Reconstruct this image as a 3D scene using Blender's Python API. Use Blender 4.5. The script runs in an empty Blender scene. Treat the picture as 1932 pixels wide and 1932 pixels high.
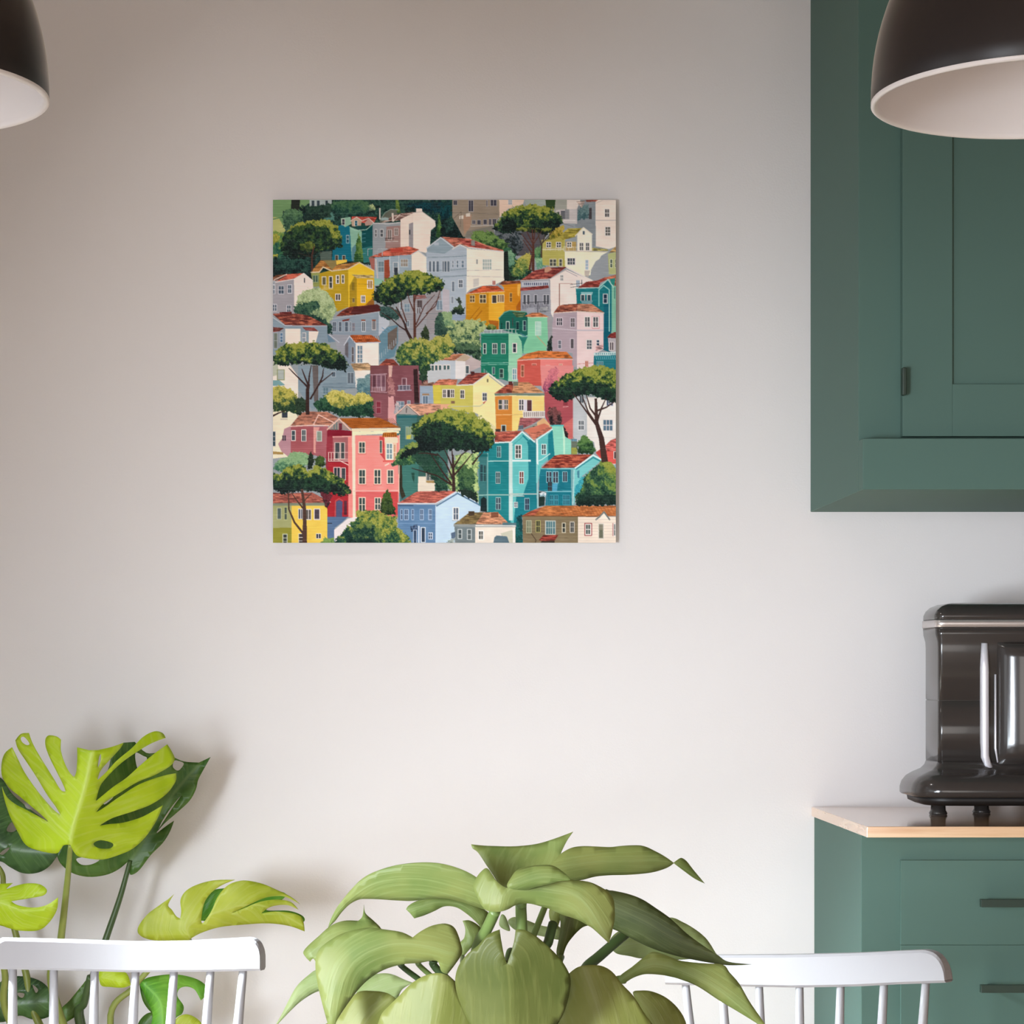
import bpy, bmesh, math, random
from mathutils import Vector, Matrix
from mathutils.geometry import delaunay_2d_cdt

S = bpy.context.scene
col = bpy.data.collections.new('kitchen'); S.collection.children.link(col)
# ---------------------------------------------------------------- camera (level, shifted lens)
EYE = 1.154; WALL = 4.5; F = 4500.0; VX, VY = 826.0, 1268.0
cam = bpy.data.cameras.new('camera'); co = bpy.data.objects.new('camera', cam); col.objects.link(co)
co.location = (0, -WALL, EYE); co.rotation_euler = (math.pi / 2, 0, 0)
cam.sensor_width = 36; cam.lens = 36 * F / 1932
cam.shift_x = (966 - VX) / 1932; cam.shift_y = (VY - 966) / 1932
cam.clip_start = .05
S.camera = co
S.view_settings.view_transform = 'Standard'; S.view_settings.look = 'None'; S.view_settings.gamma = 1
S.view_settings.exposure = 0.0
# ---------------------------------------------------------------- world, window daylight and added fill lights
wd = bpy.data.worlds.new('daylight'); S.world = wd; wd.use_nodes = True
wd.node_tree.nodes['Background'].inputs[0].default_value = (.95, .97, 1, 1)
wd.node_tree.nodes['Background'].inputs[1].default_value = .4

def area(name, loc, target, sx, sy, power, color, spread=180):
    l = bpy.data.lights.new(name, 'AREA'); l.shape = 'RECTANGLE'; l.size = sx; l.size_y = sy
    l.energy = power; l.color = color; l.spread = math.radians(spread)
    o = bpy.data.objects.new(name, l); col.objects.link(o); o.location = loc
    o.rotation_euler = (Vector(target) - Vector(loc)).to_track_quat('-Z', 'Y').to_euler()
    return o
# LIGHTS0
area('floor_bounce_fill', (-1.93, -1.25, 1.9), (.25, -.95, 0), .5, .5, 32, (.80, .92, 1), 40)  # added so that floor bounce brightens the lower wall
area('left_fill', (-1.93, -4.5, .8), (.9, 0, .4), .8, .8, 22, (.86, .92, 1), 55)  # added fill, fitted to the back wall's brightness; solid wall behind it
area('left_fill_low', (-1.93, -3.4, .6), (.75, 0, .1), .8, .5, 8.5, (.80, .91, 1), 60)  # added low fill for the bottom of the back wall, no opening here
area('left_fill_high', (-1.93, -4.5, 1.3), (.8, 0, -.3), .9, .8, 12.5, (.84, .91, 1), 55)  # added fill tilted downwards; no window stands at this spot
area('near_window_daylight', (-1.93, -2.3, 1.25), (2, -1.4, 1.1), 1.2, .9, 2.8, (.9, .95, 1), 130)
area('front_fill', (.3, -6.4, 1.1), (.3, 0, 1.1), 3, 1.8, 56, (1, .93, .87), 180)  # added broad fill from behind the camera
area('picture_shadow_fill', (-.72, -.95, 2.66), (.06, 0, 1.32), .11, .11, .7, (1, .95, .92), 75)  # added to throw the picture's shadow; no ceiling fitting belongs here
# LIGHTS1

# ---------------------------------------------------------------- materials
def s2l(c):
    out = []
    for v in c[:3]:
        v /= 255.0
        out.append(v / 12.92 if v <= .04045 else ((v + .055) / 1.055) ** 2.4)
    return (*out, 1)

def base_mat(name):
    m = bpy.data.materials.new(name); m.use_nodes = True
    return m, m.node_tree.nodes, m.node_tree.links, m.node_tree.nodes['Principled BSDF']

def plain(name, rgb, rough=.5, metal=0, var=.05, scale=8, bump=0, bscale=200, coat=0, spec=.5):
    m, n, l, b = base_mat(name)
    tc = n.new('ShaderNodeTexCoord'); nz = n.new('ShaderNodeTexNoise'); nz.inputs['Scale'].default_value = scale; nz.inputs['Detail'].default_value = 4
    l.new(tc.outputs['Object'], nz.inputs['Vector'])
    mx = n.new('ShaderNodeMix'); mx.data_type = 'RGBA'
    c = s2l(rgb)
    mx.inputs[6].default_value = (*[v * (1 - var) for v in c[:3]], 1); mx.inputs[7].default_value = (*[min(1, v * (1 + var)) for v in c[:3]], 1)
    l.new(nz.outputs['Fac'], mx.inputs[0]); l.new(mx.outputs[2], b.inputs['Base Color'])
    b.inputs['Roughness'].default_value = rough; b.inputs['Metallic'].default_value = metal
    b.inputs['Coat Weight'].default_value = coat; b.inputs['Specular IOR Level'].default_value = spec
    if bump:
        nb = n.new('ShaderNodeTexNoise'); nb.inputs['Scale'].default_value = bscale; nb.inputs['Detail'].default_value = 3
        bp = n.new('ShaderNodeBump'); bp.inputs['Strength'].default_value = bump; bp.inputs['Distance'].default_value = .002
        l.new(tc.outputs['Object'], nb.inputs['Vector']); l.new(nb.outputs['Fac'], bp.inputs['Height']); l.new(bp.outputs[0], b.inputs['Normal'])
    return m

def wood(name, a, b_, rough=.3, sc=(3, 40, 40), coat=0):
    m, n, l, b = base_mat(name)
    tc = n.new('ShaderNodeTexCoord'); mp = n.new('ShaderNodeMapping'); mp.inputs['Scale'].default_value = sc
    nz = n.new('ShaderNodeTexNoise'); nz.inputs['Scale'].default_value = 1.4; nz.inputs['Detail'].default_value = 6; nz.inputs['Distortion'].default_value = .6
    cr = n.new('ShaderNodeValToRGB'); cr.color_ramp.elements[0].position = .38; cr.color_ramp.elements[1].position = .62
    cr.color_ramp.elements[0].color = s2l(a); cr.color_ramp.elements[1].color = s2l(b_)
    l.new(tc.outputs['Object'], mp.inputs[0]); l.new(mp.outputs[0], nz.inputs['Vector']); l.new(nz.outputs['Fac'], cr.inputs[0]); l.new(cr.outputs[0], b.inputs['Base Color'])
    b.inputs['Roughness'].default_value = rough; b.inputs['Coat Weight'].default_value = coat; b.inputs['Coat Roughness'].default_value = .14; b.inputs['Coat IOR'].default_value = 1.6; b.inputs['Coat Tint'].default_value = (1, .93, .88, 1)
    return m

def leafmat(name, rgb, rgb2, trans=.35, rough=.42, kind='long', vein=None, spec=.4):
    m, n, l, b = base_mat(name)
    at = n.new('ShaderNodeAttribute'); at.attribute_name = 'leaf_map'
    sp = n.new('ShaderNodeSeparateXYZ'); l.new(at.outputs['Vector'], sp.inputs[0])
    tc = n.new('ShaderNodeTexCoord'); nz = n.new('ShaderNodeTexNoise'); nz.inputs['Scale'].default_value = 16; nz.inputs['Detail'].default_value = 3
    l.new(tc.outputs['Object'], nz.inputs['Vector'])
    def mth(op, a, bb=None):
        k = n.new('ShaderNodeMath'); k.operation = op
        for i, v in enumerate((a, bb)):
            if v is None: continue
            if isinstance(v, (int, float)): k.inputs[i].default_value = v
            else: l.new(v, k.inputs[i])
        return k.outputs[0]
    ab = mth('ABSOLUTE', sp.outputs[1])
    cm = n.new('ShaderNodeCombineXYZ'); nv = n.new('ShaderNodeTexNoise'); nv.inputs['Detail'].default_value = 3; nv.inputs['Scale'].default_value = 1
    if kind == 'long':      # fine streaks that run beside the midrib
        l.new(mth('MULTIPLY', sp.outputs[0], 2.2), cm.inputs[0]); l.new(mth('MULTIPLY', sp.outputs[1], 9), cm.inputs[1])
    else:                   # side veins that leave the midrib
        l.new(mth('MULTIPLY', mth('SUBTRACT', sp.outputs[0], mth('MULTIPLY', ab, .55)), 22), cm.inputs[0]); l.new(mth('MULTIPLY', sp.outputs[1], 1.5), cm.inputs[1])
    l.new(cm.outputs[0], nv.inputs['Vector'])
    mr = n.new('ShaderNodeMapRange'); mr.inputs[1].default_value = .48; mr.inputs[2].default_value = .72; l.new(nv.outputs['Fac'], mr.inputs[0])
    st = mr.outputs[0]
    mx = n.new('ShaderNodeMix'); mx.data_type = 'RGBA'; mx.inputs[6].default_value = s2l(rgb); mx.inputs[7].default_value = s2l(rgb2)
    cr = n.new('ShaderNodeMapRange'); cr.inputs[1].default_value = .35; cr.inputs[2].default_value = .65; l.new(nz.outputs['Fac'], cr.inputs[0])
    l.new(cr.outputs[0], mx.inputs[0])
    vc = s2l(vein or [min(255, v * 1.12 + 10) for v in rgb2])
    m2 = n.new('ShaderNodeMix'); m2.data_type = 'RGBA'; m2.inputs[7].default_value = vc
    mid = n.new('ShaderNodeMapRange'); mid.inputs[1].default_value = .03; mid.inputs[2].default_value = .008; l.new(ab, mid.inputs[0])
    fac = mth('MAXIMUM', mth('MULTIPLY', st, .5), mth('MULTIPLY', mid.outputs[0], .45))
    l.new(fac, m2.inputs[0]); l.new(mx.outputs[2], m2.inputs[6])
    l.new(m2.outputs[2], b.inputs['Base Color']); b.inputs['Roughness'].default_value = rough; b.inputs['Specular IOR Level'].default_value = spec
    tr = n.new('ShaderNodeBsdfTranslucent'); l.new(m2.outputs[2], tr.inputs[0])
    ms = n.new('ShaderNodeMixShader'); ms.inputs[0].default_value = trans
    l.new(b.outputs[0], ms.inputs[1]); l.new(tr.outputs[0], ms.inputs[2]); l.new(ms.outputs[0], n['Material Output'].inputs[0])
    bp = n.new('ShaderNodeBump'); bp.inputs['Strength'].default_value = .25; bp.inputs['Distance'].default_value = .001
    l.new(st, bp.inputs['Height']); l.new(bp.outputs[0], b.inputs['Normal'])
    return m

M_wall = plain('wall_paint', (224, 221, 221), .75, var=.012, scale=2, bump=.12, bscale=260, spec=.2)
M_ceil = plain('ceiling_paint', (190, 172, 158), .9)
M_room = plain('warm_wall_paint', (186, 170, 158), .85)
M_floor = wood('oak_floor', (196, 170, 140), (222, 200, 172), .35, (2, 14, 14))
M_green = plain('green_lacquer', (85, 111, 103), .55, var=.02, scale=3, spec=.06)
M_green_h = plain('dark_green_metal', (48, 62, 54), .45, spec=.3)
M_wood = wood('pine_worktop_wood', (214, 174, 138), (234, 206, 172), .09, (1.6, 7, 70), .9)
M_black = plain('black_gloss', (56, 52, 50), .16, var=.02, coat=.15)
M_blackm = plain('black_rubber', (26, 24, 24), .5)
M_glint = plain('chrome', (240, 240, 248), .35, metal=.35, var=.02)  # pale metal for the strips that imitate reflections on the machine
M_band = plain('satin_metal_band', (205, 198, 196), .3, metal=.7, var=.02)
M_white = plain('white_paint', (156, 153, 154), .38, var=.01, spec=.4)
M_shade = plain('dark_brown_shade', (42, 36, 35), .38, var=.06, spec=.45)
_b = M_shade.node_tree.nodes['Principled BSDF']; _b.inputs['Sheen Weight'].default_value = .55; _b.inputs['Sheen Roughness'].default_value = .25; _b.inputs['Sheen Tint'].default_value = (1, .93, .84, 1)
M_shadein = plain('pale_shade_inside', (236, 229, 226), .35, var=.01)
M_cord = plain('dark_cord', (40, 36, 34), .7)
M_table = plain('white_tabletop', (238, 238, 240), .4, var=.01)
M_pot = plain('grey_pot', (205, 203, 200), .6, bump=.2)
M_soil = plain('soil', (60, 45, 36), .95, bump=.8, bscale=60)
M_edge = plain('pale_board_edge', (212, 206, 200), .6)
M_stem = plain('green_stem', (124, 134, 60), .45, var=.12, scale=30)
M_stem2 = plain('dark_green_stem', (62, 84, 44), .45, var=.12, scale=30)
M_stemp = plain('fresh_green_stem', (108, 130, 68), .4, var=.15, scale=40)

# ---------------------------------------------------------------- helpers
def P(px, py, D):
    return Vector(((px - VX) * D / F, D - WALL, EYE + (VY - py) * D / F))

def link(name, bm, mats, parent=None, smooth=False, bevel=0, seg=2, mods=True):
    me = bpy.data.meshes.new(name); bm.normal_update(); bm.to_mesh(me); bm.free()
    o = bpy.data.objects.new(name, me); col.objects.link(o)
    for m in (mats if isinstance(mats, (list, tuple)) else [mats]): me.materials.append(m)
    if smooth:
        for p in me.polygons: p.use_smooth = True
    if bevel:
        md = o.modifiers.new('bevel', 'BEVEL'); md.width = bevel; md.segments = seg; md.limit_method = 'ANGLE'
    if parent is not None:
        o.parent = parent
        o.matrix_parent_inverse = Matrix.Translation(-parent.location)
    return o

def thing(name, loc, label, cat, group=None):
    o = bpy.data.objects.new(name, None); col.objects.link(o); o.location = loc; o.empty_display_size = .05
    o['label'] = label; o['category'] = cat
    if group: o['group'] = group
    return o

def tag(o, label, cat):
    o['label'] = label; o['category'] = cat
    return o

def box(bm, x0, x1, y0, y1, z0, z1):
    v = [bm.verts.new((x, y, z)) for z in (z0, z1) for y in (y0, y1) for x in (x0, x1)]
    for f in ((0, 2, 3, 1), (4, 5, 7, 6), (0, 1, 5, 4), (2, 6, 7, 3), (0, 4, 6, 2), (1, 3, 7, 5)):
        bm.faces.new([v[i] for i in f])
    return bm

def B(*a): return box(bmesh.new(), *a)

def tube(bm, pts, radii, n=14, cap=True):
    pts = [Vector(p) for p in pts]; rings = []
    up = Vector((.13, .21, .97)).normalized()
    for i, p in enumerate(pts):
        d = (pts[min(i + 1, len(pts) - 1)] - pts[max(i - 1, 0)]).normalized()
        a = d.cross(up)
        if a.length < .1: a = d.cross(Vector((1, 0, 0)))
        a.normalize(); b = d.cross(a).normalized()
        r = radii[i] if isinstance(radii, (list, tuple)) else radii
        rings.append([bm.verts.new(p + (a * math.cos(2 * math.pi * k / n) + b * math.sin(2 * math.pi * k / n)) * r) for k in range(n)])
    for i in range(len(rings) - 1):
        for k in range(n):
            bm.faces.new((rings[i][k], rings[i][(k + 1) % n], rings[i + 1][(k + 1) % n], rings[i + 1][k]))
    if cap:
        bm.faces.new(rings[0][::-1]); bm.faces.new(rings[-1])
    return bm

def lathe(bm, prof, cx, cy, n=96, mi=None):
    rings = []
    for r, z in prof:
        rings.append([bm.verts.new((cx + r * math.cos(2 * math.pi * k / n), cy + r * math.sin(2 * math.pi * k / n), z)) for k in range(n)] if r > 1e-6 else [bm.verts.new((cx, cy, z))])
    for i in range(len(rings) - 1):
        a, b = rings[i], rings[i + 1]
        for k in range(n):
            k2 = (k + 1) % n
            if len(a) == 1 and len(b) == 1: continue
            if len(a) == 1: bm.faces.new((a[0], b[k], b[k2]))
            elif len(b) == 1: bm.faces.new((a[k], a[k2], b[0]))
            else: bm.faces.new((a[k], a[k2], b[k2], b[k]))
    return bm

def spline(pts, k=6, closed=False):
    """points may carry a third value 1 = corner"""
    n = len(pts); out = []
    rng = range(n if closed else n - 1)
    def g(i): return pts[i % n] if closed else pts[max(0, min(n - 1, i))]
    for i in rng:
        p1, p2 = g(i), g(i + 1); p0, p3 = g(i - 1), g(i + 2)
        if len(p1) > 2: p0 = p1
        if len(p2) > 2: p3 = p2
        for j in range(k):
            t = j / k
            out.append(tuple(.5 * (2 * p1[a] + (p2[a] - p0[a]) * t + (2 * p0[a] - 5 * p1[a] + 4 * p2[a] - p3[a]) * t * t + (3 * p1[a] - p0[a] - 3 * p2[a] + p3[a]) * t ** 3) for a in (0, 1)))
    if not closed: out.append(tuple(pts[-1][:2]))
    return out

# ---------------------------------------------------------------- the room
def struct(name, bm, m, **k):
    o = link(name, bm, m, **k); o['kind'] = 'structure'; return o
XL, XR, YB, ZC = -2.0, 2.5, -6.6, 2.75
struct('wall_back', B(XL - .1, XR + .1, 0, .12, -.05, ZC + .05), M_wall)
struct('floor', B(XL - .1, XR + .1, YB - .1, .12, -.1, 0), M_floor)
struct('ceiling', B(XL - .1, XR + .1, YB - .1, .12, ZC, ZC + .1), M_ceil)
bm = bmesh.new()        # left wall with the window opening
for y0, y1, z0, z1 in ((YB, -2.65, 0, ZC), (-.85, 0, 0, ZC), (-2.65, -.85, 0, .38), (-2.65, -.85, 2.5, ZC)):
    box(bm, XL - .1, XL, y0, y1, z0, z1)
struct('wall_left', bm, M_room)
struct('wall_right', B(XR, XR + .1, YB, 0, 0, ZC), M_room)
bm = bmesh.new()
for x0, x1, z0, z1 in ((XL, -1.4, 0, ZC), (2.1, XR, 0, ZC), (-1.4, 2.1, 2.1, ZC)): box(bm, x0, x1, YB - .1, YB, z0, z1)
struct('wall_front', bm, M_room)
bm = bmesh.new()
for y0, y1, z0, z1 in ((-2.65, -2.6, .38, 2.5), (-.9, -.85, .38, 2.5), (-2.6, -.9, .38, .43), (-2.6, -.9, 2.45, 2.5), (-2.6, -.9, 1.72, 1.78), (-1.78, -1.73, .43, 1.72)): box(bm, XL - .09, XL - .03, y0, y1, z0, z1)
struct('window_1', bm, M_white, bevel=.004)
struct('baseboard_back', B(XL, .70, -.014, -.0005, 0, .09), M_white, bevel=.003)

# ---------------------------------------------------------------- wall cabinet
cx0 = .703
uc = thing('wall_cabinet', (1.2, -.26, 1.456), 'dark green wall cabinet above the wooden worktop', 'cabinet')
XE = 1.74
link('body', B(cx0, XE, -.515, -.001, 1.456, 2.62), M_green, uc, bevel=.0012)
link('light_rail', B(cx0, XE, -.555, -.5152, 1.456, 1.5405), M_green, uc, bevel=.0012)
def shaker(name, x0, x1, z0, z1, yf, yb, st, rl, parent):
    bm = bmesh.new()
    box(bm, x0, x0 + st, yf, yb, z0, z1); box(bm, x1 - st, x1, yf, yb, z0, z1)
    box(bm, x0 + st, x1 - st, yf, yb, z0, z0 + rl); box(bm, x0 + st, x1 - st, yf, yb, z1 - rl, z1)
    box(bm, x0 + st, x1 - st, yf + .006, yb, z0 + rl, z1 - rl)
    return link(name, bm, M_green, parent, bevel=.0008)
yf = -(WALL - 3.965)
d1 = shaker('door', .7727, 1.2527, 1.546, 2.56, yf, -.5155, .083, .087, uc)
d2 = shaker('door', 1.2557, 1.7357, 1.546, 2.56, yf, -.5155, .083, .087, uc)
h = link('handle', B(.7695, .7768, yf - .016, yf + .0005, 1.613, 1.659), M_green_h, d1, bevel=.002)
h = link('handle', B(1.7316, 1.7390, yf - .016, yf + .0005, 1.613, 1.659), M_green_h, d2, bevel=.002)

# ---------------------------------------------------------------- base cabinet with drawers, worktop
bc = thing('drawer_cabinet', (1.2, -.25, 0), 'green drawer cabinet on the floor under the wooden worktop', 'cabinet')
bm = B(.71, XE, -.50, -.001, .08, .8815); box(bm, .74, XE - .03, -.45, -.001, 0, .0795)
link('body', bm, M_green, bc, bevel=.0012)
zt = .839
for i, hgt in enumerate((.142, .142, .20, .24)):
    if zt - hgt < .09: hgt = zt - .09
    dr = link('drawer', B(.775, 1.40, -.509, -.5005, zt - hgt + .0005, zt), M_green, bc, bevel=.0005)
    zc = zt - .0685 if i < 2 else zt - .08
    bm = B(.901, 1.274, -.546, -.534, zc - .0065, zc + .0065); box(bm, .92, .93, -.5345, -.5085, zc - .004, zc + .004); box(bm, 1.245, 1.255, -.5345, -.5085, zc - .004, zc + .004)
    link('handle', bm, M_green_h, dr, bevel=.0008)
    zt -= hgt
link('door', B(1.404, XE - .006, -.509, -.5005, .1, .839), M_green, bc, bevel=.001)
wt = link('worktop', B(.705, XE + .01, -.58, -.001, .882, .900), M_wood, bevel=.0012)
tag(wt, 'pale pine worktop lying on the green drawer cabinet', 'worktop')

# ---------------------------------------------------------------- black appliance on the worktop
def rrect(x0, x1, y0, y1, r, ins, n=8):
    x0 += ins; x1 -= ins; y0 += ins; y1 -= ins; r = max(.004, r - ins)
    out = []
    for cx_, cy_, a0 in ((x1 - r, y1 - r, 0), (x0 + r, y1 - r, 90), (x0 + r, y0 + r, 180), (x1 - r, y0 + r, 270)):
        for k in range(n + 1):
            a = math.radians(a0 + 90 * k / n); out.append((cx_ + r * math.cos(a), cy_ + r * math.sin(a)))
    return out
def loft(prof, x0, x1, y0, y1, r):
    bm = bmesh.new(); rings = []
    for z, ins in prof:
        rings.append([bm.verts.new((x, y, z)) for x, y in rrect(x0, x1, y0, y1, r, ins)])
    for a, b in zip(rings, rings[1:]):
        for k in range(len(a)): bm.faces.new((a[k], a[(k + 1) % len(a)], b[(k + 1) % len(a)], b[k]))
    bm.faces.new(rings[0][::-1]); bm.faces.new(rings[-1])
    return bm
ap = thing('coffee_machine', (1.06, -.23, .9), 'glossy black countertop machine with a chrome band on the pine worktop', 'kitchen appliance')
ax0, ax1, ay0, ay1 = .882, 1.26, -.30, -.18
link('base', loft([(.935, -.044), (.938, -.047), (.948, -.047), (.958, -.044), (.968, -.036), (.975, -.024), (.981, -.010), (.988, -.003), (.996, 0)], ax0, ax1, ay0, ay1, .012), M_black, ap, smooth=True)
link('body', loft([(.9965, 0), (1.05, 0), (1.1030, 0), (1.1034, .0012), (1.1046, .0012), (1.105, 0), (1.198, 0), (1.208, -.0008), (1.220, -.004), (1.2325, -.005)], ax0, ax1, ay0, ay1, .009), M_black, ap, smooth=True)
link('chrome_band', loft([(1.233, -.005), (1.2335, -.0065), (1.2455, -.0065), (1.246, -.005)], ax0, ax1, ay0, ay1, .010), M_band, ap, smooth=True)
link('lid', loft([(1.2465, -.0055), (1.255, -.005), (1.263, -.001), (1.270, .007), (1.2745, .018), (1.2765, .032), (1.2775, .06)], ax0, ax1, ay0, ay1, .014), M_black, ap, smooth=True)
link('underside_plate', loft([(.9195, -.022), (.925, -.034), (.9345, -.036)], ax0, ax1, ay0, ay1, .02), M_blackm, ap, smooth=True)
for fx, fy in ((.8916, -.25), (.979, -.205), (1.25, -.25), (1.19, -.205)):
    bm = lathe(bmesh.new(), [(0, .9003), (.0155, .9003), (.0165, .903), (.0135, .908), (.0125, .9194), (0, .9194)], fx, fy, 24)
    link('foot', bm, M_black, ap, smooth=True)
# front panel that bulges between two strips that stand in for reflections
bm = bmesh.new(); rings = []
px0, px1 = .985, 1.155
for z, k in ((.992, .25), (1.0, .75), (1.012, .97), (1.03, 1), (1.18, 1), (1.195, .95), (1.203, .7), (1.206, .2)):
    ring = []
    for i in range(25):
        t = -1 + 2 * i / 24
        ring.append(bm.verts.new(((px0 + px1) / 2 + t * (px1 - px0) / 2, ay0 - .0005 - .03 * k * (1 - t * t) ** .6, z)))
    rings.append(ring)
for a, b in zip(rings, rings[1:]):
    for i in range(24): bm.faces.new((a[i], a[i + 1], b[i + 1], b[i]))
link('front_panel', bm, M_black, ap, smooth=True)
for s in (1, -1):
    cxm = (px0 + px1) / 2
    pts = [(cxm - s * (cxm - .9625), ay0 - .001, 1.205), (cxm - s * (cxm - .9625), ay0 - .001, 1.16), (cxm - s * (cxm - .9625), ay0 - .001, 1.03), (cxm - s * (cxm - .9635), ay0 - .001, 1.005), (cxm - s * (cxm - .968), ay0 - .001, .992), (cxm - s * (cxm - .974), ay0 - .001, .9845)]
    link('reflection_strip', tube(bmesh.new(), pts, [.0055, .0078, .0078, .0075, .0065, .004]), M_glint, ap, smooth=True)  # bright reflection on the rounded edge, built as a raised strip
    xx = cxm - s * (cxm - .9815)
    link('highlight_strip', tube(bmesh.new(), [(xx, ay0 - .002, 1.15), (xx, ay0 - .002, 1.02), (xx + s * .004, ay0 - .003, .995)], [.0018, .0022, .0015]), M_glint, ap, smooth=True)  # thin highlight built as a strip

# ---------------------------------------------------------------- pendant lamps
def pendant(cx, D, r, zr, label):
    cy = -(WALL - D)
    t = thing('pendant_lamp', (cx, cy, zr), label, 'lamp', None)
    H = 1.24 * r
    prof = [(r - .0015, zr), (r, zr + .002)]
    for i in range(1, 25):
        a = math.radians(90 * i / 24 * .93); prof.append((r * math.cos(a) ** .96, zr + .006 + H * math.sin(a)))
    outer = prof
    inner = [(r - .0002, zr + .0015), (r, zr - .002), (r - .002, zr - .0035), (r - .005, zr - .0035), (r - .0075, zr - .001), (r - .0078, zr + .003), (r - .007, zr + .010)] + [(max(q - .008, .004), z - .004) for q, z in prof[4:]]
    link('outer_shade', lathe(bmesh.new(), outer + [(.0, outer[-1][1] + .001)], cx, cy), M_shade, t, smooth=True)
    link('inner_shade', lathe(bmesh.new(), inner + [(.0, inner[-1][1])], cx, cy), M_shadein, t, smooth=True)
    zt = zr + .006 + H * math.sin(math.radians(83.7))
    link('cap', lathe(bmesh.new(), [(.03, zt - .01), (.032, zt + .03), (.02, zt + .05), (.008, zt + .06), (0, zt + .06)], cx, cy, 32), M_shade, t, smooth=True)
    link('bulb', lathe(bmesh.new(), [(0, zr + .085), (.02, zr + .09), (.03, zr + .11), (.026, zr + .135), (.015, zr + .16), (.014, zt - .01), (0, zt - .01)], cx, cy, 32), M_shadein, t, smooth=True)
    link('cord', tube(bmesh.new(), [(cx, cy, zt + .055), (cx, cy, ZC - .03)], .004, 10), M_cord, t, smooth=True)
    link('ceiling_rose', lathe(bmesh.new(), [(0, ZC - .035), (.03, ZC - .035), (.05, ZC - .02), (.052, ZC - .0005), (0, ZC - .0005)], cx, cy, 32), M_shade, t, smooth=True)
pendant(.716, 2.8, .2045, 1.828, 'dark dome pendant lamp hanging in front of the green wall cabinet')
pendant(-.663, 2.8, .2045, 1.832, 'dark dome pendant lamp hanging before the bare wall, cut by the left edge')

# ---------------------------------------------------------------- chairs
def chair(label, cx, D, rot, hw, zrail_t, zrail_b, topo, sag, tops, bots, srad):
    """topo(u) -> (z_top, z_bottom) of the rail for u in -1..1; chair looks towards the camera"""
    cy = -(WALL - D)
    R = Matrix.Translation((cx, cy, 0)) @ Matrix.Rotation(rot, 4, 'Z')
    t = thing('spindle_chair', (cx, cy, 0), label, 'chair')
    def arc(u):       # centre line of the rail; the ends come forward
        return Vector((hw * u, -sag * u * u, 0))
    def done(bm, name, parent=t, **k):
        bmesh.ops.transform(bm, matrix=R, verts=bm.verts)
        return link(name, bm, M_white, parent, **k)
    bm = bmesh.new(); rings = []
    N = 72; th = .021
    for i in range(N + 1):
        u = -math.cos(math.pi * i / N)
        u = u * .5 + .5 * math.sin(math.pi / 2 * u)
        zt_, zb_ = topo(u)
        tg = Vector((hw, -2 * sag * u, 0)).normalized(); nr = Vector((tg.y, -tg.x, 0))
        c = arc(u); ring = []
        e = .0035
        cs = [(-th / 2 + e, zb_), (th / 2 - e, zb_), (th / 2, zb_ + e), (th / 2, (zt_ + zb_) / 2), (th / 2, zt_ - e), (th / 2 - e, zt_), (-th / 2 + e, zt_), (-th / 2, zt_ - e), (-th / 2, (zt_ + zb_) / 2), (-th / 2, zb_ + e)]
        for a, z in cs: ring.append(bm.verts.new(c + nr * a + Vector((0, 0, z))))
        rings.append(ring)
    for a, b in zip(rings, rings[1:]):
        for k in range(10): bm.faces.new((a[k], b[k], b[(k + 1) % 10], a[(k + 1) % 10]))
    bm.faces.new(rings[0]); bm.faces.new(rings[-1][::-1])
    bmesh.ops.recalc_face_normals(bm, faces=bm.faces)
    done(bm, 'top_rail')
    for a, b in zip(tops, bots):
        u = a / hw
        top = arc(u) + Vector((0, 0, topo(u)[1] + .004)); bot = Vector((b, -.035 - sag * .5 * (b / hw) ** 2, .452))
        pts = [top.lerp(bot, k / 6) for k in range(7)]
        done(tube(bmesh.new(), pts, [srad * q for q in (.85, .95, 1.08, 1.2, 1.25, 1.1, .9)], 16), 'spindle', smooth=True)
    # seat
    bm = bmesh.new(); o = []
    for k in range(40):
        a = 2 * math.pi * k / 40; cs, sn = math.cos(a), math.sin(a)
        o.append((math.copysign(abs(cs) ** .6, cs) * .205, -.215 + math.copysign(abs(sn) ** .6, sn) * .2))
    lo = [bm.verts.new((x * .95, -.215 + (y + .215) * .95, .425)) for x, y in o]; up = [bm.verts.new((x, y, .440)) for x, y in o]; up2 = [bm.verts.new((x * .985, -.215 + (y + .215) * .985, .452)) for x, y in o]; up3 = [bm.verts.new((x * .7, -.215 + (y + .215) * .7, .444)) for x, y in o]
    for a, b in ((lo, up), (up, up2), (up2, up3)):
        for k in range(40): bm.faces.new((a[k], a[(k + 1) % 40], b[(k + 1) % 40], b[k]))
    bm.faces.new(lo[::-1]); bm.faces.new(up3)
    done(bm, 'seat', smooth=True)
    for sx in (-1, 1):
        for fy, ty in ((-.36, -.40), (-.07, .01)):
            top = Vector((sx * .14, fy, .428)); bot = Vector((sx * .19, ty, 0.001))
            done(tube(bmesh.new(), [top.lerp(bot, k / 5) for k in range(6)], [.012, .015, .017, .016, .014, .011], 16), 'leg', smooth=True)
        done(tube(bmesh.new(), [(sx * .168, -.383, .2), (sx * .168, -.03, .2)], [.008, .008], 12), 'stretcher', smooth=True)
    done(tube(bmesh.new(), [(-.166, -.2, .2), (.166, -.2, .2)], [.008, .008], 12), 'stretcher', smooth=True)

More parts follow.
